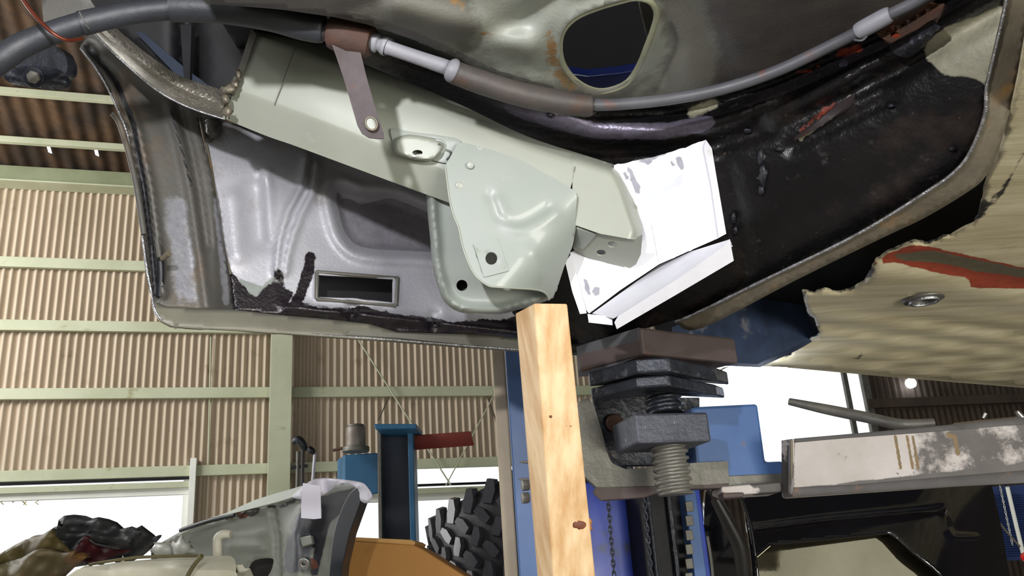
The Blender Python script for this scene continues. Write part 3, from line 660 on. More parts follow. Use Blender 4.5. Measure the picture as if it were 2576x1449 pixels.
# ================================================================== NEW CHASSIS RAIL
rail = empty('chassis_rail', P(1380., 760., 1.43), 'new sage green box-section chassis rail with suspension mount, propped by a wooden post', 'car part')
S = [((636, 73), (646, 90), (590, 227), (560, 297)), ((740, 95), (745, 127), (690, 262), (665, 340)), ((800, 113), (803, 150), (760, 288), (745, 368)), ((957, 178), (950, 208), (905, 345), (885, 420)),
     ((1149, 259), (1140, 285), (1100, 425), (1072, 489)), ((1324, 342), (1315, 366), (1270, 480), (1230, 545)), ((1464, 388), (1452, 410), (1420, 530), (1400, 600)), ((1545, 420), (1528, 440), (1600, 592), (1530, 610))]
dm = aff((600, 230, 1.40), (1560, 440, 1.42), (1500, 600, 1.41))
rows = []
for T_, A_, B_, L_ in S:
    f = lambda p, o: (p[0], p[1], float(dm(p[0], p[1]))+o)
    mx = lambda a, b, t: (a[0]+(b[0]-a[0])*t, a[1]+(b[1]-a[1])*t)
    rows.append([f(T_, .05), f(mx(T_, A_, .7), .008), f(A_, .001), f(mx(A_, B_, .08), 0), f(mx(A_, B_, .5), 0), f(mx(A_, B_, .95), 0), f(B_, .0015), f(mx(B_, L_, .12), .005), f(L_, .032)])
rows = rows[:-1]
loft('rail_body', rows, MT['sage'], rail, 1, 6, .003, curve=(False, True), split=60)
# right end of the rail: face, rolled corner, bottom flange
efs = [(1440, 389), (1464, 388), (1545, 414), (1562, 430), (1580, 468), (1600, 520), (1618, 580), (1612, 602), (1600, 604), (1510, 588), (1447, 566), (1440, 480)]
def dend(x, y):
    c = [(1464, 395), (1540, 424), (1606, 585)]
    out = pdist(x, y, [(1400, 372), (1464, 388), (1545, 414), (1562, 430), (1580, 468), (1618, 580), (1612, 602)])
    return dm(x, y)+.05*np.clip(1-out/26, 0, 1)**2-.0
relief('rail_end', efs, dend, MT['sage'], rail, 8, (), .003, split=60)
relief('bottom_flange', [(1444, 562), (1510, 586), (1600, 601), (1616, 592), (1612, 640), (1600, 665), (1556, 693), (1545, 670), (1517, 658), (1480, 650), (1442, 626)], aff((1444, 562, 1.412), (1612, 598, 1.412), (1520, 660, 1.50)), MT['sage'], rail, 14, [ell(1540, 615, 12, 8), ell(1512, 636, 12, 8)], .003)
relief('flange_tab', [(1450, 574), (1500, 590), (1466, 628), (1444, 622)], lambda x, y: aff((1444, 562, 1.412), (1612, 598, 1.412), (1520, 660, 1.50))(x, y)-.006, MT['sage_plate'], rail, None, (), .003, bevel=.001)
tube('rail_joint', [(742, 122, 1.398, 1.2), (690, 264, 1.398, 1.2)], MT['steel_grey'], rail, 6, 1, False)
relief('left_end_flange', [(600, 170), (632, 72), (646, 86), (612, 190), (590, 232), (572, 228)], lambda x, y: dm(x, y)-.008, MT['steel_grey'], rail, None, (), .004, bevel=.001)
# rear mounting plate with rolled rim
rpo = cr([(1072, 470), (1076, 540), (1082, 600), (1086, 655), (1095, 700), (1112, 749), (1135, 775), (1168, 788), (1215, 791), (1262, 790), (1300, 780), (1345, 768), (1392, 750)], 4)+[(1440, 600), (1400, 480), (1130, 440)]
rim = cr([(1072, 440), (1076, 540), (1082, 600), (1086, 655), (1095, 700), (1112, 749), (1135, 775), (1168, 788), (1215, 791), (1262, 790), (1300, 780), (1345, 768), (1420, 740)], 4)
drp0 = aff((1080, 480, 1.455), (1150, 780, 1.475), (1400, 740, 1.475))
drp = lambda x, y: drp0(x, y)-.016*np.exp(-((pdist(x, y, rim)-14)/11)**2)+.02*np.clip(1-pdist(x, y, rim)/9, 0, 1)**2
relief('rear_mount_plate', rpo, drp, MT['sage_plate'], rail, 7, [ell(1162, 718, 14, 14)], .004, split=60)
cyl('hole_shade_tube', P(1162., 718., 1.482), FW, .0125, .05, MT['black'], bpy.data.objects['rear_mount_plate'], 20, 0, hole=.0108)  # black tube added behind the plate hole so it looks shaded
cyl('hole_shade_plug', P(1162., 718., 1.51), FW, .011, .004, MT['black'], bpy.data.objects['rear_mount_plate'], 20, 0)  # black disc closing the added tube, keeps the hole dark
# front mounting plate
fpo = [(1128, 404), (1150, 362), (1165, 358), (1240, 378), (1310, 402), (1400, 452), (1446, 480), (1451, 492), (1448, 540), (1447, 556), (1449, 575), (1440, 620), (1419, 672), (1405, 715), (1390, 748), (1381, 754)]+cr([(1381, 753), (1372, 738), (1349, 729), (1297, 725), (1250, 722), (1227, 718), (1199, 697), (1183, 672), (1170, 640), (1161, 610), (1154, 575), (1140, 540), (1130, 498), (1124, 452), (1120, 416)], 4)[1:]
dfp0 = aff((1150, 380, 1.392), (1440, 480, 1.398), (1200, 700, 1.352))
crv = cr([(1232, 490), (1245, 520), (1255, 545), (1290, 560), (1330, 548), (1375, 520)], 4)
fedge = [p for p in fpo[14:]]
def dfp(x, y):
    d = dfp0(x, y)+.0035*gl(x, y, crv, 11)-.0035*gl(x, y, [(p[0]+22, p[1]+18) for p in crv], 16)
    d = d-.004*gl(x, y, ((1340, 640), (1360, 690)), 20)
    # lower right corner curls back to meet the rear plate
    t = np.clip(((np.asarray(x)-1300)/90+(np.asarray(y)-640)/110)/2, 0, 1); return d+.10*t**2
fmp = relief('front_mount_plate', fpo, dfp, MT['sage_plate'], rail, 8, [ell(1236, 650, 15, 16)], .0035, split=60)
relief('reinforcing_pad', [(1191, 615), (1253, 599), (1281, 681), (1218, 697)], lambda x, y: dfp(x, y)-.003, MT['sage_plate'], fmp, 14, [ell(1236, 650, 15, 16)], .0028, bevel=.0005)
for x, y in ((1207, 627), (1266, 671)): cyl('spot_weld', P(float(x), float(y), float(dfp(np.float64(x), np.float64(y)))-.0035), -FW, .0028, .0008, MT['sage'], fmp, 12, 0)
cyl('rivet', P(1155., 467., 1.383), -FW+RX*.2, .0062, .004, MT['sage'], fmp, 18, .001)
cyl('rivet', P(1183., 416., 1.384), -FW, .0055, .0015, MT['sage'], fmp, 18, .0004)
tube('plate_edge', [(p[0], p[1], float(dfp(np.float64(p[0]), np.float64(p[1])))-.001, 2.6) for p in fpo[15:]], MT['sage'], fmp, 8, 1)
# left small bracket
relief('bracket_base', cr([(982, 322), (1008, 326), (1040, 332), (1142, 346), (1160, 360), (1140, 392), (1128, 412), (1085, 402), (1000, 388), (986, 350)], 2, True), lambda x, y: dm(x, y)-.006, MT['sage_plate'], rail, 14, (), .004, bevel=.001)
cap = cr([(993, 352), (1005, 344), (1030, 338), (1085, 346), (1106, 352), (1116, 366), (1110, 385), (1094, 400), (1072, 405), (1030, 399), (1000, 388), (992, 372)], 3, True)
cb0 = [(x, y+0) for x, y in cap]
bcp = relief('bracket_cap', cap, lambda x, y: dm(x, y)-.030+.016*np.clip(1-pdist(x, y, cap, True)/7, 0, 1)**2, MT['sage'], rail, 5, [ell(1050, 384, 13, 7)], .003, split=60)
capv = P(1050., 380., 1.37)
solid('cap_wall', cap, lambda x, y: dm(x, y)-.012, ray(1050, 380)*.012, MT['sage'], bcp, 0)
tube('cap_flange', [(1096, 352, 1.362, 3.5), (1116, 358, 1.362, 3.5), (1120, 370, 1.365, 3), (1112, 384, 1.37, 3)], MT['sage_plate'], rail, 8, 3)

# ================================================================== WHITE FOLDED PATCH PANELS
patch = empty('patch_panel', P(1640., 780., 1.5), 'bright white folded sheet-metal repair panel held against the black underbody', 'sheet metal')
dpt = aff((1560, 420, 1.445), (1780, 360, 1.44), (1640, 660, 1.50))
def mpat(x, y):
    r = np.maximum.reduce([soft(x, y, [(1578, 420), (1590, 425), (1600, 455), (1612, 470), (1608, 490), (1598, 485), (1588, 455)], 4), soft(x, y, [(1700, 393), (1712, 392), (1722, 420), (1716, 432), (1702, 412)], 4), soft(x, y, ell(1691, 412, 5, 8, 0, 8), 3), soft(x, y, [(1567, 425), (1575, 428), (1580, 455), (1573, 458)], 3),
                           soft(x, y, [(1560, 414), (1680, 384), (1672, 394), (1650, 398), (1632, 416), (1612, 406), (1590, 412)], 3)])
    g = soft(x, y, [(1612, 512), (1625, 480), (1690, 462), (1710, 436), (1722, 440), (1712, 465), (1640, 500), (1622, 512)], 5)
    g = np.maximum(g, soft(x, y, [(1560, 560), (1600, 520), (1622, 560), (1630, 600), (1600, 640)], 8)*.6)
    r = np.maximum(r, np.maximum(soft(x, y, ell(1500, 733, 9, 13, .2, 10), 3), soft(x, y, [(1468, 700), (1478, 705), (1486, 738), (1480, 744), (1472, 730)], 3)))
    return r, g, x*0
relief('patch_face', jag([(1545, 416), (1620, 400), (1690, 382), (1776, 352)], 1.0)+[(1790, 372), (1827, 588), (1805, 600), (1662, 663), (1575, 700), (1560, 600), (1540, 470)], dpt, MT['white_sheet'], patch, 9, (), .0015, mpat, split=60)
relief('patch_right_flange', [(1776, 352), (1791, 374), (1800, 430), (1827, 588), (1808, 598), (1790, 470), (1770, 372)], lambda x, y: dpt(x, y)-.004+.0006*(1-0)*0, MT['trough_sheet'], patch, None, (), .0015)
relief('patch_fold_line', [(1655, 600), (1661, 662), (1658, 662), (1638, 560)], lambda x, y: dpt(x, y)-.002, MT['trough_sheet'], patch, None, (), .001)
dlw = aff((1440, 650, 1.50), (1660, 662, 1.50), (1480, 790, 1.52))
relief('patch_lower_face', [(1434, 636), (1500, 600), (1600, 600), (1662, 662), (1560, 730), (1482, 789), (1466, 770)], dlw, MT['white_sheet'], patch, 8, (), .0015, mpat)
relief('patch_left_flange', [(1422, 660), (1436, 640), (1450, 690), (1476, 788), (1459, 790), (1440, 735)], lambda x, y: dlw(x, y)-.012, MT['white_sheet'], patch, 20, (), .0015, lambda x, y: (x*0, x*0, x*0))
# lower trough, a separate loose folded strip
trough = empty('folded_strip', P(1600., 820., 1.47), 'long white angle strip of folded sheet below the white repair panel', 'sheet metal')
relief('strip_web', [(1490, 788), (1660, 666), (1740, 632), (1836, 602), (1842, 618), (1700, 705), (1560, 790), (1542, 800)], aff((1490, 788, 1.50), (1836, 602, 1.46), (1560, 790, 1.44)), MT['trough_sheet'], trough, 20, (), .0015)
relief('strip_flange', [(1836, 602), (1846, 656), (1700, 742), (1552, 828), (1546, 812), (1556, 795), (1700, 705), (1815, 625)], aff((1836, 602, 1.425), (1846, 656, 1.445), (1552, 820, 1.44)), MT['trough_sheet'], trough, 20, (), .0015)
relief('strip_tab', [(1478, 790), (1540, 796), (1541, 818), (1481, 811)], aff((1478, 790, 1.47), (1540, 796, 1.46), (1541, 818, 1.455)), MT['white_sheet'], trough, None, (), .0015, lambda x, y: (x*0, x*0, x*0), bevel=0)

# ================================================================== HOSES, CABLE, STRUT
cab = empty('handbrake_cable', P(1490., 270., 1.2), 'long grey cable in rubber sleeves crossing below the oval floor hole', 'cable')
tube('rubber_sleeve', [(-60, 190, 1.12, 36), (0, 150, 1.12, 33), (60, 112, 1.13, 31), (140, 80, 1.14, 29), (208, 58, 1.15, 28)], MT['hose'], cab, 20, 6)
tube('rubber_sleeve', [(203, 60, 1.145, 31), (290, 40, 1.16, 29), (360, 28, 1.17, 28), (440, 20, 1.18, 30)], MT['hose'], cab, 20, 6)
tube('rubber_sleeve', [(430, 18, 1.17, 36), (560, 22, 1.18, 37), (680, 40, 1.19, 38), (760, 62, 1.20, 38), (808, 72, 1.20, 36), (818, 74, 1.20, 28)], MT['hose'], cab, 22, 6)
tube('cable_core', [(810, 78, 1.20, 19), (870, 92, 1.21, 18), (950, 112, 1.22, 17)], MT['rust'], cab, 14, 4)
tube('white_sleeve', [(925, 100, 1.215, 22), (940, 104, 1.215, 26), (950, 108, 1.215, 26), (955, 110, 1.215, 19), (966, 114, 1.215, 25), (976, 118, 1.215, 24), (984, 122, 1.215, 18), (1060, 148, 1.225, 18), (1125, 170, 1.235, 19), (1140, 176, 1.235, 14)], MT['sleeve'], cab, 18, 3)
tube('sleeve_flange', [(1128, 172, 1.230, 24), (1134, 175, 1.230, 30), (1142, 179, 1.232, 30), (1146, 181, 1.233, 26)], MT['sleeve'], cab, 22, 3)
tube('dirty_sleeve', [(1138, 180, 1.235, 29), (1200, 203, 1.245, 30), (1290, 232, 1.26, 30), (1380, 252, 1.275, 30), (1450, 262, 1.285, 29), (1484, 265, 1.29, 28), (1490, 265, 1.29, 20)], MT['hose_dirty'], cab, 22, 6)
tube('thin_cable', [(1480, 264, 1.29, 16), (1560, 262, 1.30, 15), (1680, 250, 1.30, 15), (1816, 224, 1.28, 15), (1955, 178, 1.24, 15), (2095, 112, 1.19, 15), (2165, 76, 1.16, 15), (2235, 38, 1.13, 15), (2310, 0, 1.1, 15), (2420, -70, 1.05, 15)], MT['cable'], cab, 16, 6)
tube('cable_ferrule', [(2158, 80, 1.155, 20), (2170, 73, 1.15, 22), (2225, 43, 1.13, 22), (2240, 36, 1.125, 19)], MT['sleeve'], cab, 18, 4)
tube('ferrule_clip', [(2150, 100, 1.13, 3), (2168, 102, 1.12, 3), (2180, 92, 1.12, 3)], MT['cable'], cab, 8, 3)
hang = empty('hanger_bracket', P(935., 340., 1.2), 'rusty flat hanger strap with a bolt hole, clamped on the cable', 'bracket')
tube('clamp_collar', [(832, 80, 1.20, 40), (850, 84, 1.20, 44), (890, 96, 1.205, 44), (925, 105, 1.21, 42), (934, 108, 1.21, 36)], mat('collar', '3a2b25', '4e3226', 24, .8, bump=.002, bsc=80), hang, 20, 4)
tube('clamp_band', [(822, 74, 1.20, 30), (836, 80, 1.20, 30)], MT['rust_strip'], hang, 16, 2, False)
hs = [(835, 112), (870, 128), (907, 132), (925, 205), (950, 290), (966, 338), (966, 348), (952, 350), (928, 347), (910, 336), (899, 316), (880, 250), (862, 190)]
relief('hanger_strap', hs, aff((870, 120, 1.185), (960, 340, 1.20), (900, 320, 1.195)), MT['rust_strip'], hang, 12, [ell(934, 311, 12, 15, -.5)], .005)
tube('bolt_hole_ring', [(p[0], p[1], 1.192, 3) for p in ell(934, 311, 14, 17, -.5, 12)], MT['lip'], hang, 8, 3, closed=True)
tag(tube('brake_pipe', [(40, -30, 1.08, 5), (59, 0, 1.08, 5), (87, 38, 1.08, 5), (129, 80, 1.08, 5), (168, 101, 1.09, 5), (206, 98, 1.11, 5)], MT['copper'], None, 10, 6), 'thin copper-red pipe curving over the grey hose, top left corner', 'pipe')
arm0 = empty('suspension_clamp', P(90., 200., 1.3), 'dark lens-shaped clamp plate with a bolt below the grey hose', 'clamp')
relief('clamp_plate', cr([(10, 186), (50, 168), (100, 166), (150, 176), (176, 200), (178, 215), (150, 227), (100, 222), (50, 216), (18, 204)], 4, True), lambda x, y: 1.30-.02*np.exp(-(pdist(x, y, ((40, 195), (160, 205)))/18)**2), MT['greasy'], arm0, 10, (), .02, split=60)
relief('clamp_arm', cr([(30, 150), (90, 110), (150, 120), (170, 165), (150, 190), (60, 180)], 4, True), lambda x, y: dcon(1.33)(x, y), MT['greasy'], arm0, 16, (), .03)
cyl('bolt_head', P(87., 194., 1.275), -FW-UP*.3, .010, .006, MT['steel_grey'], arm0, 6, .001); cyl('washer', P(87., 194., 1.281), -FW-UP*.3, .016, .003, MT['greasy'], arm0, 24, .0005)
tag(relief('inner_bracket', [(100, -40), (190, -60), (240, 20), (215, 60), (160, 75), (110, 60)], dcon(1.22), MT['arch_panel'], None, 30, (), .01, lambda x, y: (x*0, x*0, x*0)), 'dark bracket plate above the grey hose in the top left corner', 'bracket')
tag(tube('cable_tie', [(200, 30, 1.10, 2), (212, 55, 1.10, 2), (225, 72, 1.11, 2)], MT['arch_panel'], None, 6, 3), 'thin band around the grey hose near the copper pipe', 'band')

# ================================================================== WOODEN POST
wt = empty('wooden_post', P(1400., 760., 1.38)*[1, 1, 0], 'upright pine post with a dark knot, propping the green mount plate', 'post')
wa = P(1361., 757., 1.415); wx = .085
# four corners of the top from the picture, then straight down
c0 = P(1293., 757., 1.44); c1 = P(1344., 762., 1.385); c2 = P(1428., 760., 1.40); c3 = c0+(c2-c1)
def wdown(p, q): return P(float(q[0]), float(q[1]), q[2])
b0, b1, b2 = P(1352., 1460., 1.44), P(1392., 1460., 1.385), P(1500., 1460., 1.40)
k = (c0[2]-.0)/(c0[2]-b0[2])
zt = c1[2]
tops = [np.array([*p[:2], zt]) for p in (c0, c1, c2, c3)]
bots = [c0+(b0-c0)*k, c1+(b1-c1)*k, c2+(b2-c2)*k]; bots.append(bots[0]+bots[2]-bots[1]); bots = [np.array([*p[:2], 0]) for p in bots]
wv = tops+bots
mkobj('post_shaft', wv, [(0, 1, 2, 3), (7, 6, 5, 4), (0, 4, 5, 1), (1, 5, 6, 2), (2, 6, 7, 3), (3, 7, 4, 0)], MT['wood'], wt, False, None, .003)
dpf = d3((1344, 762, 1.385), (1428, 760, 1.40), (1450, 1460, 1.392))
blob('knot_ring', 1456, 1322, 34, 22, dpf, mat('knot_ring', 'b07a48', '96603a', 30, .6), wt, .001, 5, .0006); blob('knot', 1458, 1321, 19, 12, dpf, MT['wood_knot'], wt, .0025, 5, .0012)
for q in ((1385, 1048, 4, 3), (1432, 1072, 7, 2), (1466, 1180, 3, 4)): blob('wood_mark', q[0], q[1], q[2], q[3], dpf, MT['wood_knot'], wt, .0006, 6, .0008)
for i, (y, L) in enumerate(((1163, 24), (1206, 26))):
    tag(tube('nail', [(1330, y, 1.47, 3.5), (1330-L*.6, y-1, 1.47, 3.5), (1330-L, y, 1.47, 1)], MT['steel_grey'], None, 8, 1, False), 'steel nail poking out left of the wooden post, %s' % ('upper of two' if i == 0 else 'lower of two'), 'nail', 'nails in the wooden post')
for i, y in enumerate((1220, 1252)):
    tag(cyl('bolt', P(1330., float(y), 1.46), -RX-FW*.3, .010, .012, MT['steel_grey'], None, 6, .001), '%s round bolt end behind the wooden post' % ('upper' if i == 0 else 'lower'), 'bolt', 'bolts behind the wooden post')

# ================================================================== LIFT PAD AND ARMS
up_ = UP*0+Z
pad = empty('steel_block', P(1608., 930., 1.68), 'thick rusty grey steel block on top of the lift pad under the sill corner', 'block')
bl = [(1448, 866), (1612, 820), (1852, 853), (1858, 893)]
fr0 = P(1610., 822., 1.66); fr1 = P(1612., 897., 1.66)
lf0 = P(1448., 870., 1.76); rt0 = P(1850., 850., 1.80); hh = fr0[2]-fr1[2]
bk = lf0+rt0-fr0
solid_top = [fr0, rt0, bk, lf0]; zb = [np.array([p[0], p[1], p[2]-hh]) for p in solid_top]
o = mkobj('block_body', solid_top+zb, [(0, 1, 2, 3), (7, 6, 5, 4), (0, 4, 5, 1), (1, 5, 6, 2), (2, 6, 7, 3), (3, 7, 4, 0)], MT['pad_rust'], pad, False, None, .006)
relief('grey_face', [(1450, 872), (1606, 824), (1607, 896), (1492, 946), (1455, 948)], d3((1448, 870, 1.755), (1608, 822, 1.655), (1608, 896, 1.655)), MT['pad_grey'], pad, 20, (), .003)
lift = empty('lift_pad', P(1680., 1250., 1.7)*[1, 1, 0]+[0, 0, 1.3], 'greasy black screw pad of the car lift with threaded spindle', 'lift pad')
def slabp(name, pts, h, m, bev=.004):
    t = [P(*[float(v) for v in p]) for p in pts]; z = t[0][2]; t = [np.array([p[0], p[1], p[2]]) for p in t]; n = len(t)
    vs = t+[p-np.array([0, 0, h]) for p in t]
    fs = [tuple(range(n)), tuple(range(2*n-1, n-1, -1))]+[(i, i+n, (i+1) % n+n, (i+1) % n) for i in range(n)]
    o = mkobj(name, vs, fs, MT[m], lift, False, None, bev)
    bm = bmesh.new(); bm.from_mesh(o.data); bmesh.ops.recalc_face_normals(bm, faces=bm.faces); bm.to_mesh(o.data); bm.free(); return o
slabp('pad_plate', [(1478, 938, 1.68), (1600, 902, 1.61), (1680, 898, 1.60), (1800, 925, 1.66), (1830, 935, 1.76), (1700, 925, 1.86), (1560, 930, 1.82)], .028, 'greasy')
slabp('pad_plate', [(1484, 978, 1.685), (1600, 948, 1.62), (1680, 942, 1.61), (1800, 968, 1.67), (1820, 975, 1.75), (1700, 970, 1.84), (1560, 972, 1.80)], .022, 'greasy')
sc = P(1672., 1040., 1.70); sx, sy = sc[0], sc[1]
def zat(y, x=1672., d=1.70): return float(P(x, float(y), d)[2])
def screw(name, z0, z1, r, pitch, m):
    vs, fs = [], []; n = 20; L = z0-z1; K = int(L/pitch*8)
    for i in range(K+1):
        z = z0-L*i/K
        for j in range(n):
            a = 2*math.pi*j/n; ph = ((z0-z)/pitch+j/n) % 1; rr = r*(1-.16*max(0, min(1, (abs(ph-.5)*4-.7)/.6)))
            vs.append((sx+rr*math.cos(a), sy+rr*math.sin(a), z))
    for i in range(K):
        for j in range(n): fs.append((i*n+j, (i+1)*n+j, (i+1)*n+(j+1) % n, i*n+(j+1) % n))
    fs += [tuple(range(n)), tuple(K*n+j for j in range(n))[::-1]]
    return mkobj(name, vs, fs, MT[m], lift, True, None, 0, 0, 2, 50)
screw('spindle_thread', zat(985), zat(1040), .038, .016, 'greasy')
lower = screw('spindle_thread', zat(1115), zat(1252), .037, .0135, 'steel_grey'); lower['label'] = 'plain grey steel lower thread'
# square nut
q0 = P(1596., 1040., 1.62); q1 = P(1780., 1032., 1.66); q2 = P(1540., 1078., 1.74)
hq = q0[2]-P(1596., 1120., 1.62)[2]
q3 = q1+(q2-q0); tp = [np.array([p[0], p[1], q0[2]]) for p in (q0, q1, q3, q2)]
mkobj('square_nut', tp+[p-np.array([0, 0, hq]) for p in tp], [(0, 1, 2, 3), (7, 6, 5, 4), (0, 4, 5, 1), (1, 5, 6, 2), (2, 6, 7, 3), (3, 7, 4, 0)], MT['steel_dark'], lift, False, None, .005)
# arm that carries it
arm = empty('swing_beam', P(1750., 1200., 1.9)*[1, 1, 0]+[0, 0, 1.3], 'blue lift arm with a grey U-shaped end bracket behind the screw', 'lift arm')
dch = dvert((1500, 1100, 1.80), (1900, 1100, 1.95))
uo = [(1462, 1020), (1476, 1008), (1492, 1030), (1528, 1150), (1546, 1172), (1566, 1178), (1750, 1166), (1800, 1160), (1830, 1165), (1830, 1225), (1640, 1225), (1600, 1250), (1520, 1258), (1480, 1260), (1455, 1200)]
dU = dvert((1470, 1100, 1.74), (1830, 1100, 1.84))
relief('end_bracket', cr([(1458, 1010), (1480, 1002), (1497, 1030), (1515, 1090), (1530, 1145), (1545, 1168), (1575, 1180)], 3)+[(1680, 1172), (1750, 1164), (1830, 1160), (1835, 1215), (1700, 1225), (1560, 1226), (1500, 1225), (1462, 1190), (1450, 1100)], dU, MT['steel_grey'], arm, 20, (), .012)
solid('bracket_bottom', [(1500, 1222), (1835, 1214), (1830, 1228), (1680, 1232), (1620, 1252), (1510, 1260), (1490, 1240)], dU, (0.02, .16, 0.01), MT['pad_rust'], arm, .003)
solid('bracket_back', [(1490, 1000), (1760, 1000), (1760, 1170), (1560, 1172), (1520, 1130)], lambda x, y: dU(x, y)+.16, (0, .02, 0), MT['greasy'], arm, .002)
cyl('bracket_bolt', P(1545., 1062., 1.93), -FW, .020, .02, MT['rust'], arm, 20, .003)
ab = [P(1770., 1022., 1.84), P(2010., 1000., 1.90)]
solid('arm_beam', [(1740, 1024), (1906, 1016), (1926, 1162), (1970, 1160), (1972, 1196), (1900, 1215), (1760, 1218)], dvert((1740, 1100, 1.83), (2020, 1100, 1.90)), (0, .12, .01), MT['lift_blue'], arm, .006)
solid('arm_lower_edge', [(1760, 1200), (1975, 1190), (1975, 1216), (1760, 1228)], dvert((1740, 1100, 1.825), (2020, 1100, 1.895)), (0, .02, 0), MT['steel_grey'], arm, .002)
arm2 = empty('swing_beam', P(2200., 1200., 1.75)*[1, 1, 0]+[0, 0, 1.35], 'outer lift arm of flaking grey-white paint, square tube with open end', 'lift arm')
da2 = dvert((1990, 1150, 1.78), (2576, 1130, 1.66))
solid('tube_side', [(1990, 1106), (2130, 1094), (2300, 1080), (2640, 1046), (2640, 1200), (2300, 1224), (1990, 1246)], da2, (0.01, .11, 0), mat('pale_paint', 'bcb6b2', 'a69e97', 6, .55, spots=[(50, .66, .72, '6a5850'), (9, .62, .8, 'a8988a')]), arm2, .008)
mk('old_paint', 'bcb6b2', 'a69e97', 6, .55, spots=[(50, .66, .72, '6a5850'), (9, .62, .8, 'a8988a')], layers=[('Red', '57524e', '48433f', .5, .9, 0, 14), ('Green', '6a5c40', '7c6038', .6, .6, 0, 40)])
relief('peeling_paint', [(1996, 1110), (2130, 1098), (2300, 1084), (2640, 1050), (2640, 1190), (2300, 1214), (2140, 1224), (1996, 1238)], lambda x, y: da2(x, y)-.0015, MT['old_paint'], arm2, 6, (), .001, lambda x, y: (np.maximum(.54*np.clip((x-2180)/150, 0, 1), np.maximum(.9*np.exp(-((y-(1242-.11*(x-1990)))/16)**2), .55*np.exp(-((y-(1108-.11*(x-1990)))/12)**2)))-.0, np.maximum.reduce([.8*gl(x, y, ((a, 1098), (a+14, 1178)), 5.5) for a in (2252, 2282, 2296)]+[.9*gl(x, y, ((2385, 1094), (2402, 1100), (2410, 1140)), 7)]), x*0), split=0)
relief('lower_stripe', [(1996, 1226), (2140, 1220), (2300, 1206), (2640, 1178), (2640, 1212), (2300, 1230), (1992, 1250)], lambda x, y: da2(x, y)-.003, MT['arm_dark'], arm2, 24, (), .004, bevel=.001)
relief('upper_stripe', [(1990, 1104), (2130, 1092), (2300, 1077), (2640, 1043), (2640, 1062), (2300, 1090), (2130, 1102), (1992, 1114)], lambda x, y: da2(x, y)-.003, MT['arm_dark'], arm2, 24, (), .004, bevel=.001)
relief('tube_end_rim', [(1966, 1108), (1992, 1104), (1994, 1250), (1972, 1252), (1966, 1230)], aff((1990, 1110, 1.775), (1992, 1245, 1.775), (1968, 1180, 1.80)), MT['flaked'], arm2, 20, [[(1974, 1122), (1985, 1120), (1987, 1236), (1978, 1238)]], .006)
tube('end_rim_bead', [(1990, 1106, 1.772, 4), (1991, 1180, 1.772, 4), (1992, 1244, 1.772, 4)], MT['lip'], arm2, 8, 2)
solid('lower_plate', [(1815, 1224), (1965, 1212), (1968, 1230), (1965, 1238), (1835, 1246), (1815, 1238)], dvert((1815, 1200, 1.80), (1968, 1200, 1.80)), (0, .1, 0), MT['flaked'], arm2, .003)
solid('foot_pad', [(1818, 1240), (1872, 1238), (1872, 1250), (1820, 1254)], dvert((1815, 1200, 1.79), (1968, 1200, 1.79)), (0, .05, 0), MT['pad_rust'], arm2, .003)
solid('arm_tongue', [(1990, 1075), (2040, 1068), (2045, 1100), (1990, 1106)], dvert((1990, 1150, 1.80), (2576, 1130, 1.68)), (0, .08, 0), MT['arm_dark'], arm2, .003) if False else None
tag(tube('steel_rod', [(1985, 1010, 2.0, 9), (2080, 1030, 1.95, 13), (2180, 1050, 1.88, 14), (2270, 1068, 1.80, 14), (2350, 1064, 1.78, 12)], MT['steel_grey'], None, 12, 5), 'dark steel rod slanting down onto the flaked lift arm', 'rod')
sl = empty('clamp_lever', P(2440., 1062., 1.76), 'small chrome-tipped levers on top of the flaked arm', 'lever')
tube('lever_rod', [(2400, 1070, 1.75, 6), (2480, 1062, 1.74, 7), (2560, 1056, 1.72, 8)], MT['lip'], sl, 10, 3)
tube('lever_knob', [(2474, 1052, 1.74, 4), (2480, 1040, 1.74, 5)], MT['chrome'], sl, 10, 2)
tube('lever_tip', [(2558, 1035, 1.68, 5), (2572, 1052, 1.68, 9), (2590, 1070, 1.68, 14)], MT['chrome'], sl, 12, 3)
tag(cyl('work_lamp', ap(*asz(2280, 968), .06), -nA, .055, .05, MT['lamp_glow'], None, 20, .003), 'small bright lamp glowing under the ribbed floor edge', 'lamp')
ilp = P(1900., 962., 2.45)
tag(solid('inspection_lamp', [(1820, 935), (1846, 920), (1990, 926), (1990, 1004), (1850, 1006), (1822, 985)], dcon(2.45), FW*.03, mat('led', 'ffffff', emit=('dce8ff', 9)), None, .006), 'glaring bluish-white LED inspection lamp between the lift pad and ribbed floor', 'lamp')

# ================================================================== LIFT COLUMNS
lc = empty('lift_column', P(1600., 1400., 2.4)*[1, 1, 0], 'deep blue lift column with chains and black carriage behind the wooden post', 'lift column')
dlc = dvert((1480, 1300, 2.35), (1780, 1300, 2.45))
def colm(name, x0, x1, ytop, m, dd, thick, parent, lean=-.1, y1=2100, dv=None, bev=.004):
    f = dv or dlc
    pa = P(float(x0), 1350., float(f(x0, 1350))+dd); pb = P(float(x1), 1350., float(f(x1, 1350))+dd); zt_ = P(float(x0), float(ytop), float(f(x0, ytop))+dd)[2]
    n = np.cross(pb-pa, Z); n /= np.linalg.norm(n); n *= np.sign(n@FW)
    pts = [pa, pb, pb+n*thick, pa+n*thick]
    vs = [np.array([*p[:2], zt_]) for p in pts]+[np.array([*p[:2], 0]) for p in pts]
    return mkobj(name, vs, [(0, 1, 2, 3), (7, 6, 5, 4), (0, 4, 5, 1), (1, 5, 6, 2), (2, 6, 7, 3), (3, 7, 4, 0)], MT[m], parent, False, None, bev)
for pt in ('back',): colm('column_back', 1440, 1776, 1215, 'lift_blue_deep', .12, .02, lc)
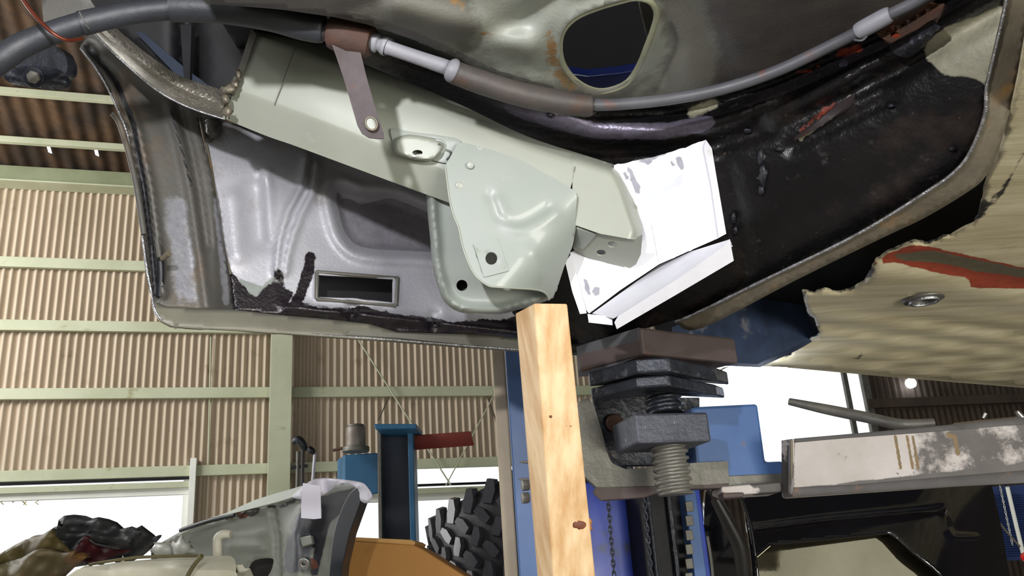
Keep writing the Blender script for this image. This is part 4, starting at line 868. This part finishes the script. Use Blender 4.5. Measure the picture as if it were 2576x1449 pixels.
colm('column_flange', 1736, 1766, 1215, 'lift_blue', -.02, .16, lc)
colm('carriage', 1618, 1742, 1225, 'black', .02, .1, lc)
colm('carriage_strip', 1640, 1648, 1230, 'greasy', .0, .02, lc); colm('carriage_strip', 1690, 1702, 1230, 'greasy', .0, .02, lc)
for i in range(6):
    y = 1262+i*36; solid('latch_block', [(1724, y), (1742, y-2), (1746, y+24), (1728, y+26)], lambda x, y_: dlc(x, y_)-.03, (0, .02, 0), MT['steel_grey'], lc, .002)
def chain(name, x0, y0, x1, y1, d, parent, m='greasy', pitch=14, r=4.2):
    n = int((y1-y0)/pitch); vs, fs = [], []
    base = 0; obs = None
    for i in range(n):
        t = i/n; x = x0+(x1-x0)*t; y = y0+(y1-y0)*t
        c = P(x, y, d); a = 1 if i % 2 else 0
        L = pitch*.75*d/F; Rr = r*d/F; K = 10; q = 5; side = RX if a else FW
        for u in range(K):
            an = 2*math.pi*u/K; ctr = c+Z*(-math.sin(an)*L)+side*(math.cos(an)*Rr); nr = Z*(-math.sin(an))+side*math.cos(an); bi = np.cross(Z, side)
            for v in range(q): b = 2*math.pi*v/q; vs.append(ctr+(nr*math.cos(b)+bi*math.sin(b))*Rr*.45)
        for u in range(K):
            for v in range(q): fs.append((base+u*q+v, base+((u+1) % K)*q+v, base+((u+1) % K)*q+(v+1) % q, base+u*q+(v+1) % q))
        base += K*q
    o = mkobj(name, vs, fs, MT[m], parent, True, None, 0, 0, 2, 0); o['kind'] = 'stuff'; return o
chain('chain', 1530, 1262, 1546, 1460, 2.33, lc, 'steel_dark'); chain('chain', 1621, 1255, 1640, 1460, 2.33, lc, 'steel_dark')
lc2 = empty('lift_column_edge', P(1310., 1200., 2.2)*[1, 1, 0], 'pale blue edge of the lift post directly left of the wooden post', 'lift column')
colm('post_face', 1300, 1352, 874, 'lift_blue', 0, .12, lc2, dv=dvert((1290, 1300, 2.1), (1350, 1300, 2.1)))
colm('post_side', 1264, 1298, 874, 'cream_post', .02, .1, lc2, dv=dvert((1290, 1300, 2.15), (1350, 1300, 2.15)))
# far two-post lift column with motor and cabinet
fl = empty('far_lift_post', P(1000., 1300., 5.2)*[1, 1, 0], 'dark navy lift post with a flat grey cap in front of the corrugated wall', 'lift column')
df_ = dvert((940, 1300, 5.2), (1040, 1300, 5.2))
def ztop(y, d=5.2, x=990.): return float(P(x, float(y), d)[2])
colm('post_side', 952, 962, 1075, 'steel_grey', -.02, .2, fl, dv=df_); colm('post_web', 962, 1034, 1078, 'lift_dark_blue', .1, .05, fl, dv=df_); colm('post_side', 1032, 1046, 1075, 'motor_blue', -.02, .2, fl, dv=df_)
solid('post_cap', [(940, 1066), (1048, 1066), (1047, 1078), (944, 1080)], dvert((940, 1100, 5.15), (1040, 1100, 5.15)), (0, .3, 0), MT['motor_blue'], fl, .006)
cbn = empty('lift_cabinet', P(900., 1300., 5.3)*[1, 1, 0], 'teal blue lift power cabinet left of the navy post', 'cabinet')
dfc = dvert((866, 1300, 5.25), (950, 1300, 5.25)); p1 = P(866., 1140., 5.25); p2 = P(950., 1140., 5.25)
zb_ = float(P(900., 1242., 5.25)[2])
pts = [P(848., 1350., 5.45), P(866., 1350., 5.25), P(954., 1350., 5.25)]; pts.append(pts[0]+pts[2]-pts[1]); zt_ = ztop(1132, 5.25, 900.)
mkobj('cabinet_body', [np.array([*p[:2], zt_]) for p in pts]+[np.array([*p[:2], zb_]) for p in pts], [(0, 1, 2, 3), (7, 6, 5, 4), (0, 4, 5, 1), (1, 5, 6, 2), (2, 6, 7, 3), (3, 7, 4, 0)], MT['motor_blue'], cbn, False, None, .008)
mc = P(895., 1125., 5.33); mc[2] = zt_
cyl('mounting_flange', mc, (0, 0, 1), .085, .03, MT['steel_grey'], cbn, 24, .004)
mtr = cyl('motor', mc+[0, 0, .03], (0, 0, 1), .062, .125, mat('motor_grey', '8d857c', '6e665e', 9, .5, .3), cbn, 28, .006)
cyl('motor_cap', mc+[0, 0, .155], (0, 0, 1), .056, .015, MT['steel_grey'], mtr, 28, .004)
tube('lever', [(838, 1133, 5.3, 4), (868, 1126, 5.3, 4)], MT['rust'], cbn, 8, 1, False)
tag(relief('red_board', [(1043, 1096), (1184, 1086), (1192, 1121), (1044, 1132)], dcon(5.4), MT['red_board'], None, None, (), .02, bevel=.002), 'dull red rectangular board beside the navy lift post', 'sign')
tp = empty('tool_rack', P(770., 1240., 5.4)*[1, 1, 0], 'dark clamps and jointed steel arms standing beside the green wall post', 'tool stand')
tube('stand_tube', [(740, 1700, 5.4, 5), (750, 1135, 5.4, 5)], MT['steel_grey'], tp, 8, 1, False); tube('stand_tube', [(752, 1700, 5.4, 5), (762, 1130, 5.4, 5)], MT['arm_dark'], tp, 8, 1, False)
tube('clamp_head', [(737, 1112, 5.4, 7), (750, 1106, 5.4, 11), (764, 1122, 5.4, 10), (766, 1134, 5.4, 6)], MT['greasy'], tp, 10, 3)
tube('clamp_head', [(776, 1125, 5.4, 6), (784, 1134, 5.4, 9), (792, 1140, 5.4, 5)], MT['greasy'], tp, 10, 3)
tube('white_handle', [(792, 1142, 5.4, 4), (786, 1220, 5.4, 4)], MT['tape'], tp, 8, 1, False)
tube('cross_bar', [(732, 1176, 5.4, 5), (775, 1172, 5.4, 4)], MT['greasy'], tp, 8, 1, False)

# ================================================================== TYRE
tyre = empty('tyre', P(1368., 1449., 3.5)*[1, 1, 0]+[0, 0, .9], 'big black off-road tyre with chunky white-lit tread lugs', 'tyre')
# wheel axis roughly horizontal; tread faces the camera left
ctr = P(1368., 1368., 3.5); axv = np.array([-.22, .22, .95]); axv /= np.linalg.norm(axv)
rad = .455; wid = .36
e1 = np.cross(axv, RX); e1 /= np.linalg.norm(e1); e2 = np.cross(axv, e1)
prof = [(-1, .80), (-.98, .90), (-.88, .965), (-.6, .99), (0, 1.0), (.6, .99), (.88, .965), (.98, .9), (1, .80), (1, .6)]
vs, fs = [], []; n = 72; m_ = len(prof)
for i in range(n):
    a = 2*math.pi*i/n; dr = e1*math.cos(a)+e2*math.sin(a)
    for u, q in prof: vs.append(ctr+axv*u*wid/2*1.0+dr*rad*q)
for i in range(n):
    for j in range(m_-1): fs.append((i*m_+j, ((i+1) % n)*m_+j, ((i+1) % n)*m_+j+1, i*m_+j+1))
o = mkobj('tyre_carcass', vs, fs, MT['rubber'], tyre, True, None, 0, 0, 2, 60)
bm = bmesh.new(); bm.from_mesh(o.data); bmesh.ops.recalc_face_normals(bm, faces=bm.faces); bm.to_mesh(o.data); bm.free()
mk('lug', '3a3a3e', '2c2c30', 20, .3)
lug = None
NL = 30
for i in range(NL):
    for row, (u, sk, w_, l_) in enumerate(((-.78, .5, .32, .036), (-.36, -.5, .26, .030), (.0, .55, .24, .030), (.36, -.5, .26, .030), (.78, .5, .32, .036))):
        a = 2*math.pi*(i+(row % 2)*.5)/NL
        dr = e1*math.cos(a)+e2*math.sin(a)
        if dr@FW > .35: continue
        if lug is None:
            vs = []
            for zz, sc_ in ((-.012, 1.0), (.020, .86)):
                for (xx, yy) in ((-1, -.7), (-.3, -1), (1, -.8), (1, .4), (.2, 1), (-1, .8)): vs.append((xx*.5*sc_, yy*.5*sc_, zz))
            fs = [tuple(range(6))[::-1], tuple(range(6, 12))]+[(k_, (k_+1) % 6, (k_+1) % 6+6, k_+6) for k_ in range(6)]
            lug = bpy.data.meshes.new('tread_lug'); lug.from_pydata(vs, [], fs); lug.materials.append(MT['lug'])
        ob = bpy.data.objects.new('tread_lug', lug); COL.objects.link(ob); ob.parent = tyre
        tg = np.cross(axv, dr); q = abs(u)
        c = ctr+axv*u*wid/2+dr*rad*(.995-.03*(q > .7))
        ca, sa = math.cos(sk), math.sin(sk); ux = axv*ca+tg*sa; uy = -axv*sa+tg*ca
        ux = ux*w_*wid*.9; uy = uy*l_*1.5
        Mx = Matrix(((ux[0], uy[0], dr[0], c[0]), (ux[1], uy[1], dr[1], c[1]), (ux[2], uy[2], dr[2], c[2]), (0, 0, 0, 1)))
        ob.matrix_local = Matrix.Translation(-tyre.location) @ Mx
# tan panel in front of it
tb = empty('tan_panel', P(1000., 1400., 2.9)*[1, 1, 0], 'tan brown flat bodywork panel with a sloping right shoulder', 'car part')
dtb = dvert((870, 1400, 2.9), (1170, 1400, 2.8))
solid('panel_face', [(868, 1358), (1040, 1370), (1062, 1380), (1180, 1455), (1230, 1500), (1230, 1640), (840, 1640), (850, 1440)], dtb, (0, .3, 0), MT['tan'], tb, .01)
solid('panel_top_edge', [(866, 1350), (1036, 1358), (1046, 1364), (1042, 1372), (868, 1359)], dtb, (0, .3, .0), mat('tan_light', 'c79a5c', 'b98c50', 4, .6), tb, .004)

# ================================================================== STRIPPED FRONT WING AREA, BOTTOM LEFT
fw = empty('stripped_car', P(700., 1449., 2.6)*[1, 1, 0], 'grey primed shell of another stripped car, wing corner in the lower left', 'car')
dw0 = aff((450, 1340, 2.9), (880, 1240, 2.45), (860, 1450, 2.4))
def dwg(x, y):
    d = dw0(x, y)
    for yy in (1347, 1368, 1383): d = d-.02*gl(x, y, ((575, yy), (660, yy-4)), 5)
    d = d+.04*gl(x, y, ((690, 1290), (702, 1350), (705, 1500)), 9)-.05*gl(x, y, ((760, 1280), (745, 1340), (745, 1450)), 22)+.03*gl(x, y, ((770, 1350), (790, 1380)), 12)
    return d
def mwg(x, y):
    r = np.maximum(soft(x, y, [(775, 1262), (830, 1240), (905, 1222), (890, 1260), (830, 1320), (812, 1400), (800, 1449), (775, 1449), (790, 1380), (755, 1360), (735, 1340), (745, 1300)], 14)*.9, .7*gl(x, y, ((640, 1262), (700, 1278), (760, 1250)), 8))
    g = soft(x, y, [(742, 1410), (765, 1395), (800, 1412), (800, 1430), (742, 1432)], 4)
    g = np.maximum(g, soft(x, y, [(590, 1300), (630, 1280), (640, 1290), (610, 1306)], 4))
    b = .75*soft(x, y, [(735, 1290), (790, 1280), (790, 1449), (700, 1449), (715, 1350)], 26)
    return r, g, b
relief('wing_inner_panel', [(380, 1380), (445, 1342), (500, 1318), (560, 1298), (600, 1290), (690, 1262), (760, 1236), (850, 1216), (912, 1218), (905, 1260), (880, 1340), (862, 1420), (850, 1520), (380, 1520)], dwg, MT['primer_grey'], fw, 11, [cr([(620, 1449), (632, 1415), (660, 1405), (690, 1408), (680, 1440), (660, 1462), (630, 1470)], 3, True)], .004, mwg, split=0)
solid('inner_recess', [(600, 1390), (700, 1390), (700, 1500), (600, 1500)], lambda x, y: dw0(x, y)+.1, (0, .02, 0), MT['arm_dark'], fw)
solid('door_seal', cr([(915, 1220), (905, 1222), (880, 1240), (855, 1290), (838, 1350), (828, 1449), (826, 1520)], 3)+[(850, 1520), (862, 1420), (880, 1340), (912, 1250)], lambda x, y: dw0(x, y)-.03, (0, .1, 0), MT['seal'], fw, .008)
tube('wing_gutter', [(454, 1334, 2.80, 5), (520, 1312, 2.72, 6), (590, 1296, 2.66, 5)], MT['seal'], fw, 8, 4)
cyl('mount_boss', P(768., 1413., 2.42), -FW, .016, .02, MT['chrome'], fw, 24, .002, hole=.006)
solid('seat_tab', [(752, 1352), (782, 1346), (786, 1368), (760, 1376)], lambda x, y: dw0(x, y)-.04, (0, .03, 0), MT['primer_grey'], fw, .003)
for i, (x, y, rx, ry) in enumerate(((632, 1285, 18, 12), (575, 1300, 12, 6), (600, 1292, 10, 8))): blob('foam_lump', x, y, rx, ry, lambda u, v: dw0(u, v)-.01, MT['rust'] if i else MT['arm_dark'], fw, .03, i)
relief('bonnet_edge', cr([(452, 1345), (520, 1312), (590, 1290), (700, 1262), (760, 1240), (765, 1222), (740, 1228), (640, 1258), (570, 1290), (500, 1312), (450, 1338)], 2, True), lambda x, y: dw0(x, y)-.05, MT['film'], fw, 20, (), .02)
# elbow pipe and bulb
tag(tube('elbow_pipe', [(548, 1402, 2.66, 11), (547, 1370, 2.66, 11), (549, 1352, 2.66, 11), (562, 1344, 2.66, 11), (580, 1344, 2.66, 10)], mat('elbow', 'c4bfae', 'b6b2a2', 8, .5), None, 14, 5), 'off-white elbow pipe standing out of the washer tank', 'pipe')
tag(blob('rubber_cup', 458, 1378, 26, 26, dcon(2.7), mat('cup', 'b4b4ac', 'a2a29a', 6, .45), None, .07, 4), 'pale grey rounded cup between tank and wing panel', 'cup')
tag(blob('grey_cup', 415, 1385, 30, 22, dcon(2.74), bpy.data.materials['cup'], None, .05, 8), 'darker grey rounded cup left of the pale cup', 'cup')
tk = empty('washer_tank', P(400., 1449., 2.5), 'milky white plastic tank with a brown strap, bottom left', 'tank')
relief('tank_body', cr([(585, 1402), (592, 1412), (594, 1440), (594, 1560), (150, 1560), (170, 1449), (260, 1420), (380, 1407), (500, 1400), (570, 1398)], 3, True), lambda x, y: dcon(2.45)(x, y)+.12*np.clip(1-(y-1398)/40, 0, 1)**2+.04*gl(x, y, ((400, 1440), (330, 1449)), 40), MT['tank'], tk, 14, (), .1, split=60)
tube('tank_strap', [(508, 1398, 2.40, 6), (485, 1425, 2.40, 6), (462, 1470, 2.40, 6)], MT['strap'], tk, 8, 3)
tube('tank_seam', [(225, 1420, 2.52, 4), (350, 1402, 2.50, 4), (510, 1398, 2.48, 4)], MT['strap'], tk, 8, 3)
bgm = empty('rag_bundle', P(220., 1440., 2.9), 'heap of dark rumpled cloth with red lining and yellowish flap', 'cloth')
def dbag(x, y): return 2.95+.05*np.sin(np.asarray(x)/23.)*np.sin(np.asarray(y)/17.+np.asarray(x)/40.)-.06*gl(x, y, ((120, 1340), (230, 1350), (320, 1362)), 10)+.03*gl(x, y, ((180, 1330), (300, 1335)), 8)-.06*gl(x, y, ((320, 1362), (350, 1335)), 6)
relief('cloth_fold', cr([(100, 1350), (160, 1317), (240, 1322), (300, 1332), (348, 1334), (375, 1355), (392, 1366), (320, 1400), (230, 1420), (60, 1440), (40, 1390)], 3, True), dbag, MT['bag'], bgm, 9, (), .03, split=0)
relief('red_lining', cr([(180, 1390), (214, 1354), (250, 1372), (300, 1384), (330, 1385), (280, 1402), (220, 1420), (190, 1410)], 3, True), lambda x, y: dbag(x, y)-.09, MT['bag_red'], bgm, 9, (), .01, split=0)
tube('lining_edge', [(175, 1392, 2.84, 2.5), (213, 1352, 2.84, 3), (240, 1368, 2.84, 2.5), (300, 1380, 2.84, 2)], MT['bag'], bgm, 8, 3)
relief('yellow_flap', cr([(-30, 1410), (20, 1395), (70, 1356), (100, 1345), (140, 1350), (170, 1390), (120, 1420), (-30, 1500), (-60, 1450)], 3, True), lambda x, y: dbag(x, y)-.10, MT['bag_yellow'], bgm, 12, (), .02, split=0)
relief('pale_flap', cr([(-60, 1449), (0, 1420), (80, 1398), (140, 1392), (180, 1392), (185, 1405), (220, 1402), (205, 1412), (150, 1470), (120, 1560), (-60, 1560)], 3, True), lambda x, y: dbag(x, y)-.16, mat('pale_cloth', '6e684c', '5c4c30', 3, .6, bump=.002, bsc=20, spots=[(5, .55, .7, '8a5a28')]), bgm, 12, (), .02, split=0)
# protective film and tapes
tag(relief('masking_film', cr([(735, 1250), (760, 1225), (795, 1205), (850, 1205), (905, 1213), (922, 1225), (934, 1248), (922, 1266), (906, 1258), (900, 1230), (860, 1215), (815, 1245), (775, 1258)], 3, True), lambda x, y: 2.36+.03*np.sin(np.asarray(x)/14.), MT['tape'], None, 10, (), .003, split=0), 'translucent whitish film draped over the wing tip', 'film')
tag(relief('masking_tape', [(762, 1215), (806, 1222), (808, 1304), (790, 1306), (757, 1303), (758, 1260)], lambda x, y: 2.33+.01*np.sin(np.asarray(y)/20.), mat('tape_white', 'd2cfda', 'cac7d4', 5, .5), None, 14, (), .002), 'strip of whitish tape hanging straight down the wing', 'tape')

# ================================================================== BLACK VAN, BOTTOM RIGHT
van = empty('van', P(2200., 1449., 3.2)*[1, 1, 0], 'glossy black van with rear window reflecting the lit underbody', 'van')
dv0 = aff((1900, 1300, 3.2), (2400, 1280, 3.3), (2200, 1449, 3.05))
def dvn(x, y):
    d = dv0(x, y)+.35*(np.clip((np.asarray(x)-2300)/250, 0, 1))**2
    crease = ((1880, 1334), (2070, 1310), (2370, 1282))
    d = d+.02*gl(x, y, crease, 9)
    d = d-.015*gl(x, y, ((2375, 1285), (2382, 1330), (2400, 1352), (2460, 1352)), 7)
    return d
relief('van_body', [(1870, 1200), (2480, 1170), (2500, 1240), (2520, 1330), (2545, 1480), (2545, 1560), (1905, 1560), (1890, 1400), (1875, 1300)], dvn, MT['van_black'], van, 7, [[(1940, 1370), (2236, 1340), (2255, 1352), (2300, 1392), (2350, 1430), (2390, 1470), (2390, 1530), (1905, 1530), (1905, 1400)]], .01, split=0)
mk('van_glass', '837c66', '6e6854', 2, .04, .9, bump=.0004, bsc=3)
pg = P(2150., 1400., 3.27); _a = np.array([2.2, -5, 1.9])-pg; _b = CAM-pg; ng = _a/np.linalg.norm(_a)+_b/np.linalg.norm(_b); ng /= np.linalg.norm(ng)
dvg = dplane(pg, ng)
relief('rear_window', [(1930, 1362), (2240, 1332), (2262, 1350), (2310, 1392), (2360, 1430), (2400, 1470), (2400, 1540), (1895, 1540), (1895, 1390)], dvg, MT['van_glass'], van, None, (), .005)
tube('tail_pillar', [(1800, 1255, 3.0, 14), (1835, 1320, 3.0, 18), (1862, 1380, 3.0, 20), (1872, 1470, 3.0, 20)], MT['van_trim'], van, 14, 5)
tube('body_edge', [(1860, 1240, 3.1, 5), (1885, 1310, 3.1, 5), (1900, 1400, 3.08, 5), (1908, 1480, 3.05, 5)], MT['van_black'], van, 10, 5)
relief('tail_lamp_cover', cr([(1775, 1240), (1800, 1250), (1830, 1320), (1850, 1400), (1855, 1520), (1775, 1520), (1770, 1400)], 3, True), dcon(3.2), MT['van_black'], van, 30, (), .03)
tube('glass_edge', [(1780, 1350, 3.1, 4), (1790, 1410, 3.1, 4), (1795, 1470, 3.1, 4)], MT['chrome'], van, 8, 3)
# things beyond the van at the right edge
bln = empty('slatted_blind', P(2520., 1400., 4.5)*[1, 1, 0]+[0, 0, 1.2], 'dark blue slatted shelf or blind at the right edge', 'blind')
for i in range(26):
    y = 1250+i*6.0; x0 = 2448+(y-1250)*.5
    bf = MT['blind'] if i < 18 else MT['window_white']
    tube('slat', [(x0-4, y+3, 4.5, 2), (2585+(y-1250)*.3, y-3, 4.5, 2)], MT['blind'], bln, 5, 1, False)
relief('backing', [(2430, 1230), (2640, 1215), (2660, 1405), (2500, 1412)], dcon(4.56), MT['blind'], bln, None, (), .01)
tag(tube('white_pole', [(2534, 1225, 4.2, 5), (2556, 1320, 4.2, 5), (2578, 1410, 4.2, 5)], MT['window_white'], None, 8, 2), 'thin white slanting pole in front of the blue slats', 'pole')
tag(tube('rope', [(2455, 1225, 4.1, 2.5), (2510, 1310, 4.1, 2.5), (2566, 1375, 4.1, 2.5)], MT['lip'], None, 6, 3), 'thin rope slanting across the blue slats', 'rope')
tag(chain('hanging_chain', 2516, 1225, 2548, 1375, 4.15, None, 'chrome', 7, 2), 'fine bead chain hanging beside the white pole', 'chain')
ob_ = tag(relief('orange_box', [(2512, 1410), (2530, 1405), (2536, 1450), (2522, 1445)], dcon(4.0), MT['orange'], None, None, (), .05), 'small orange box edge beside the van', 'box')
tag(cyl('red_reflector', P(2576., 1400., 4.0), -FW, .02, .01, MT['red'], None, 16, .002), 'small bright red light at the right edge', 'lamp')
relief('flap', [(2504, 1378), (2524, 1378), (2520, 1408), (2512, 1412)], dcon(4.0), MT['cream_post'], ob_, None, (), .01)
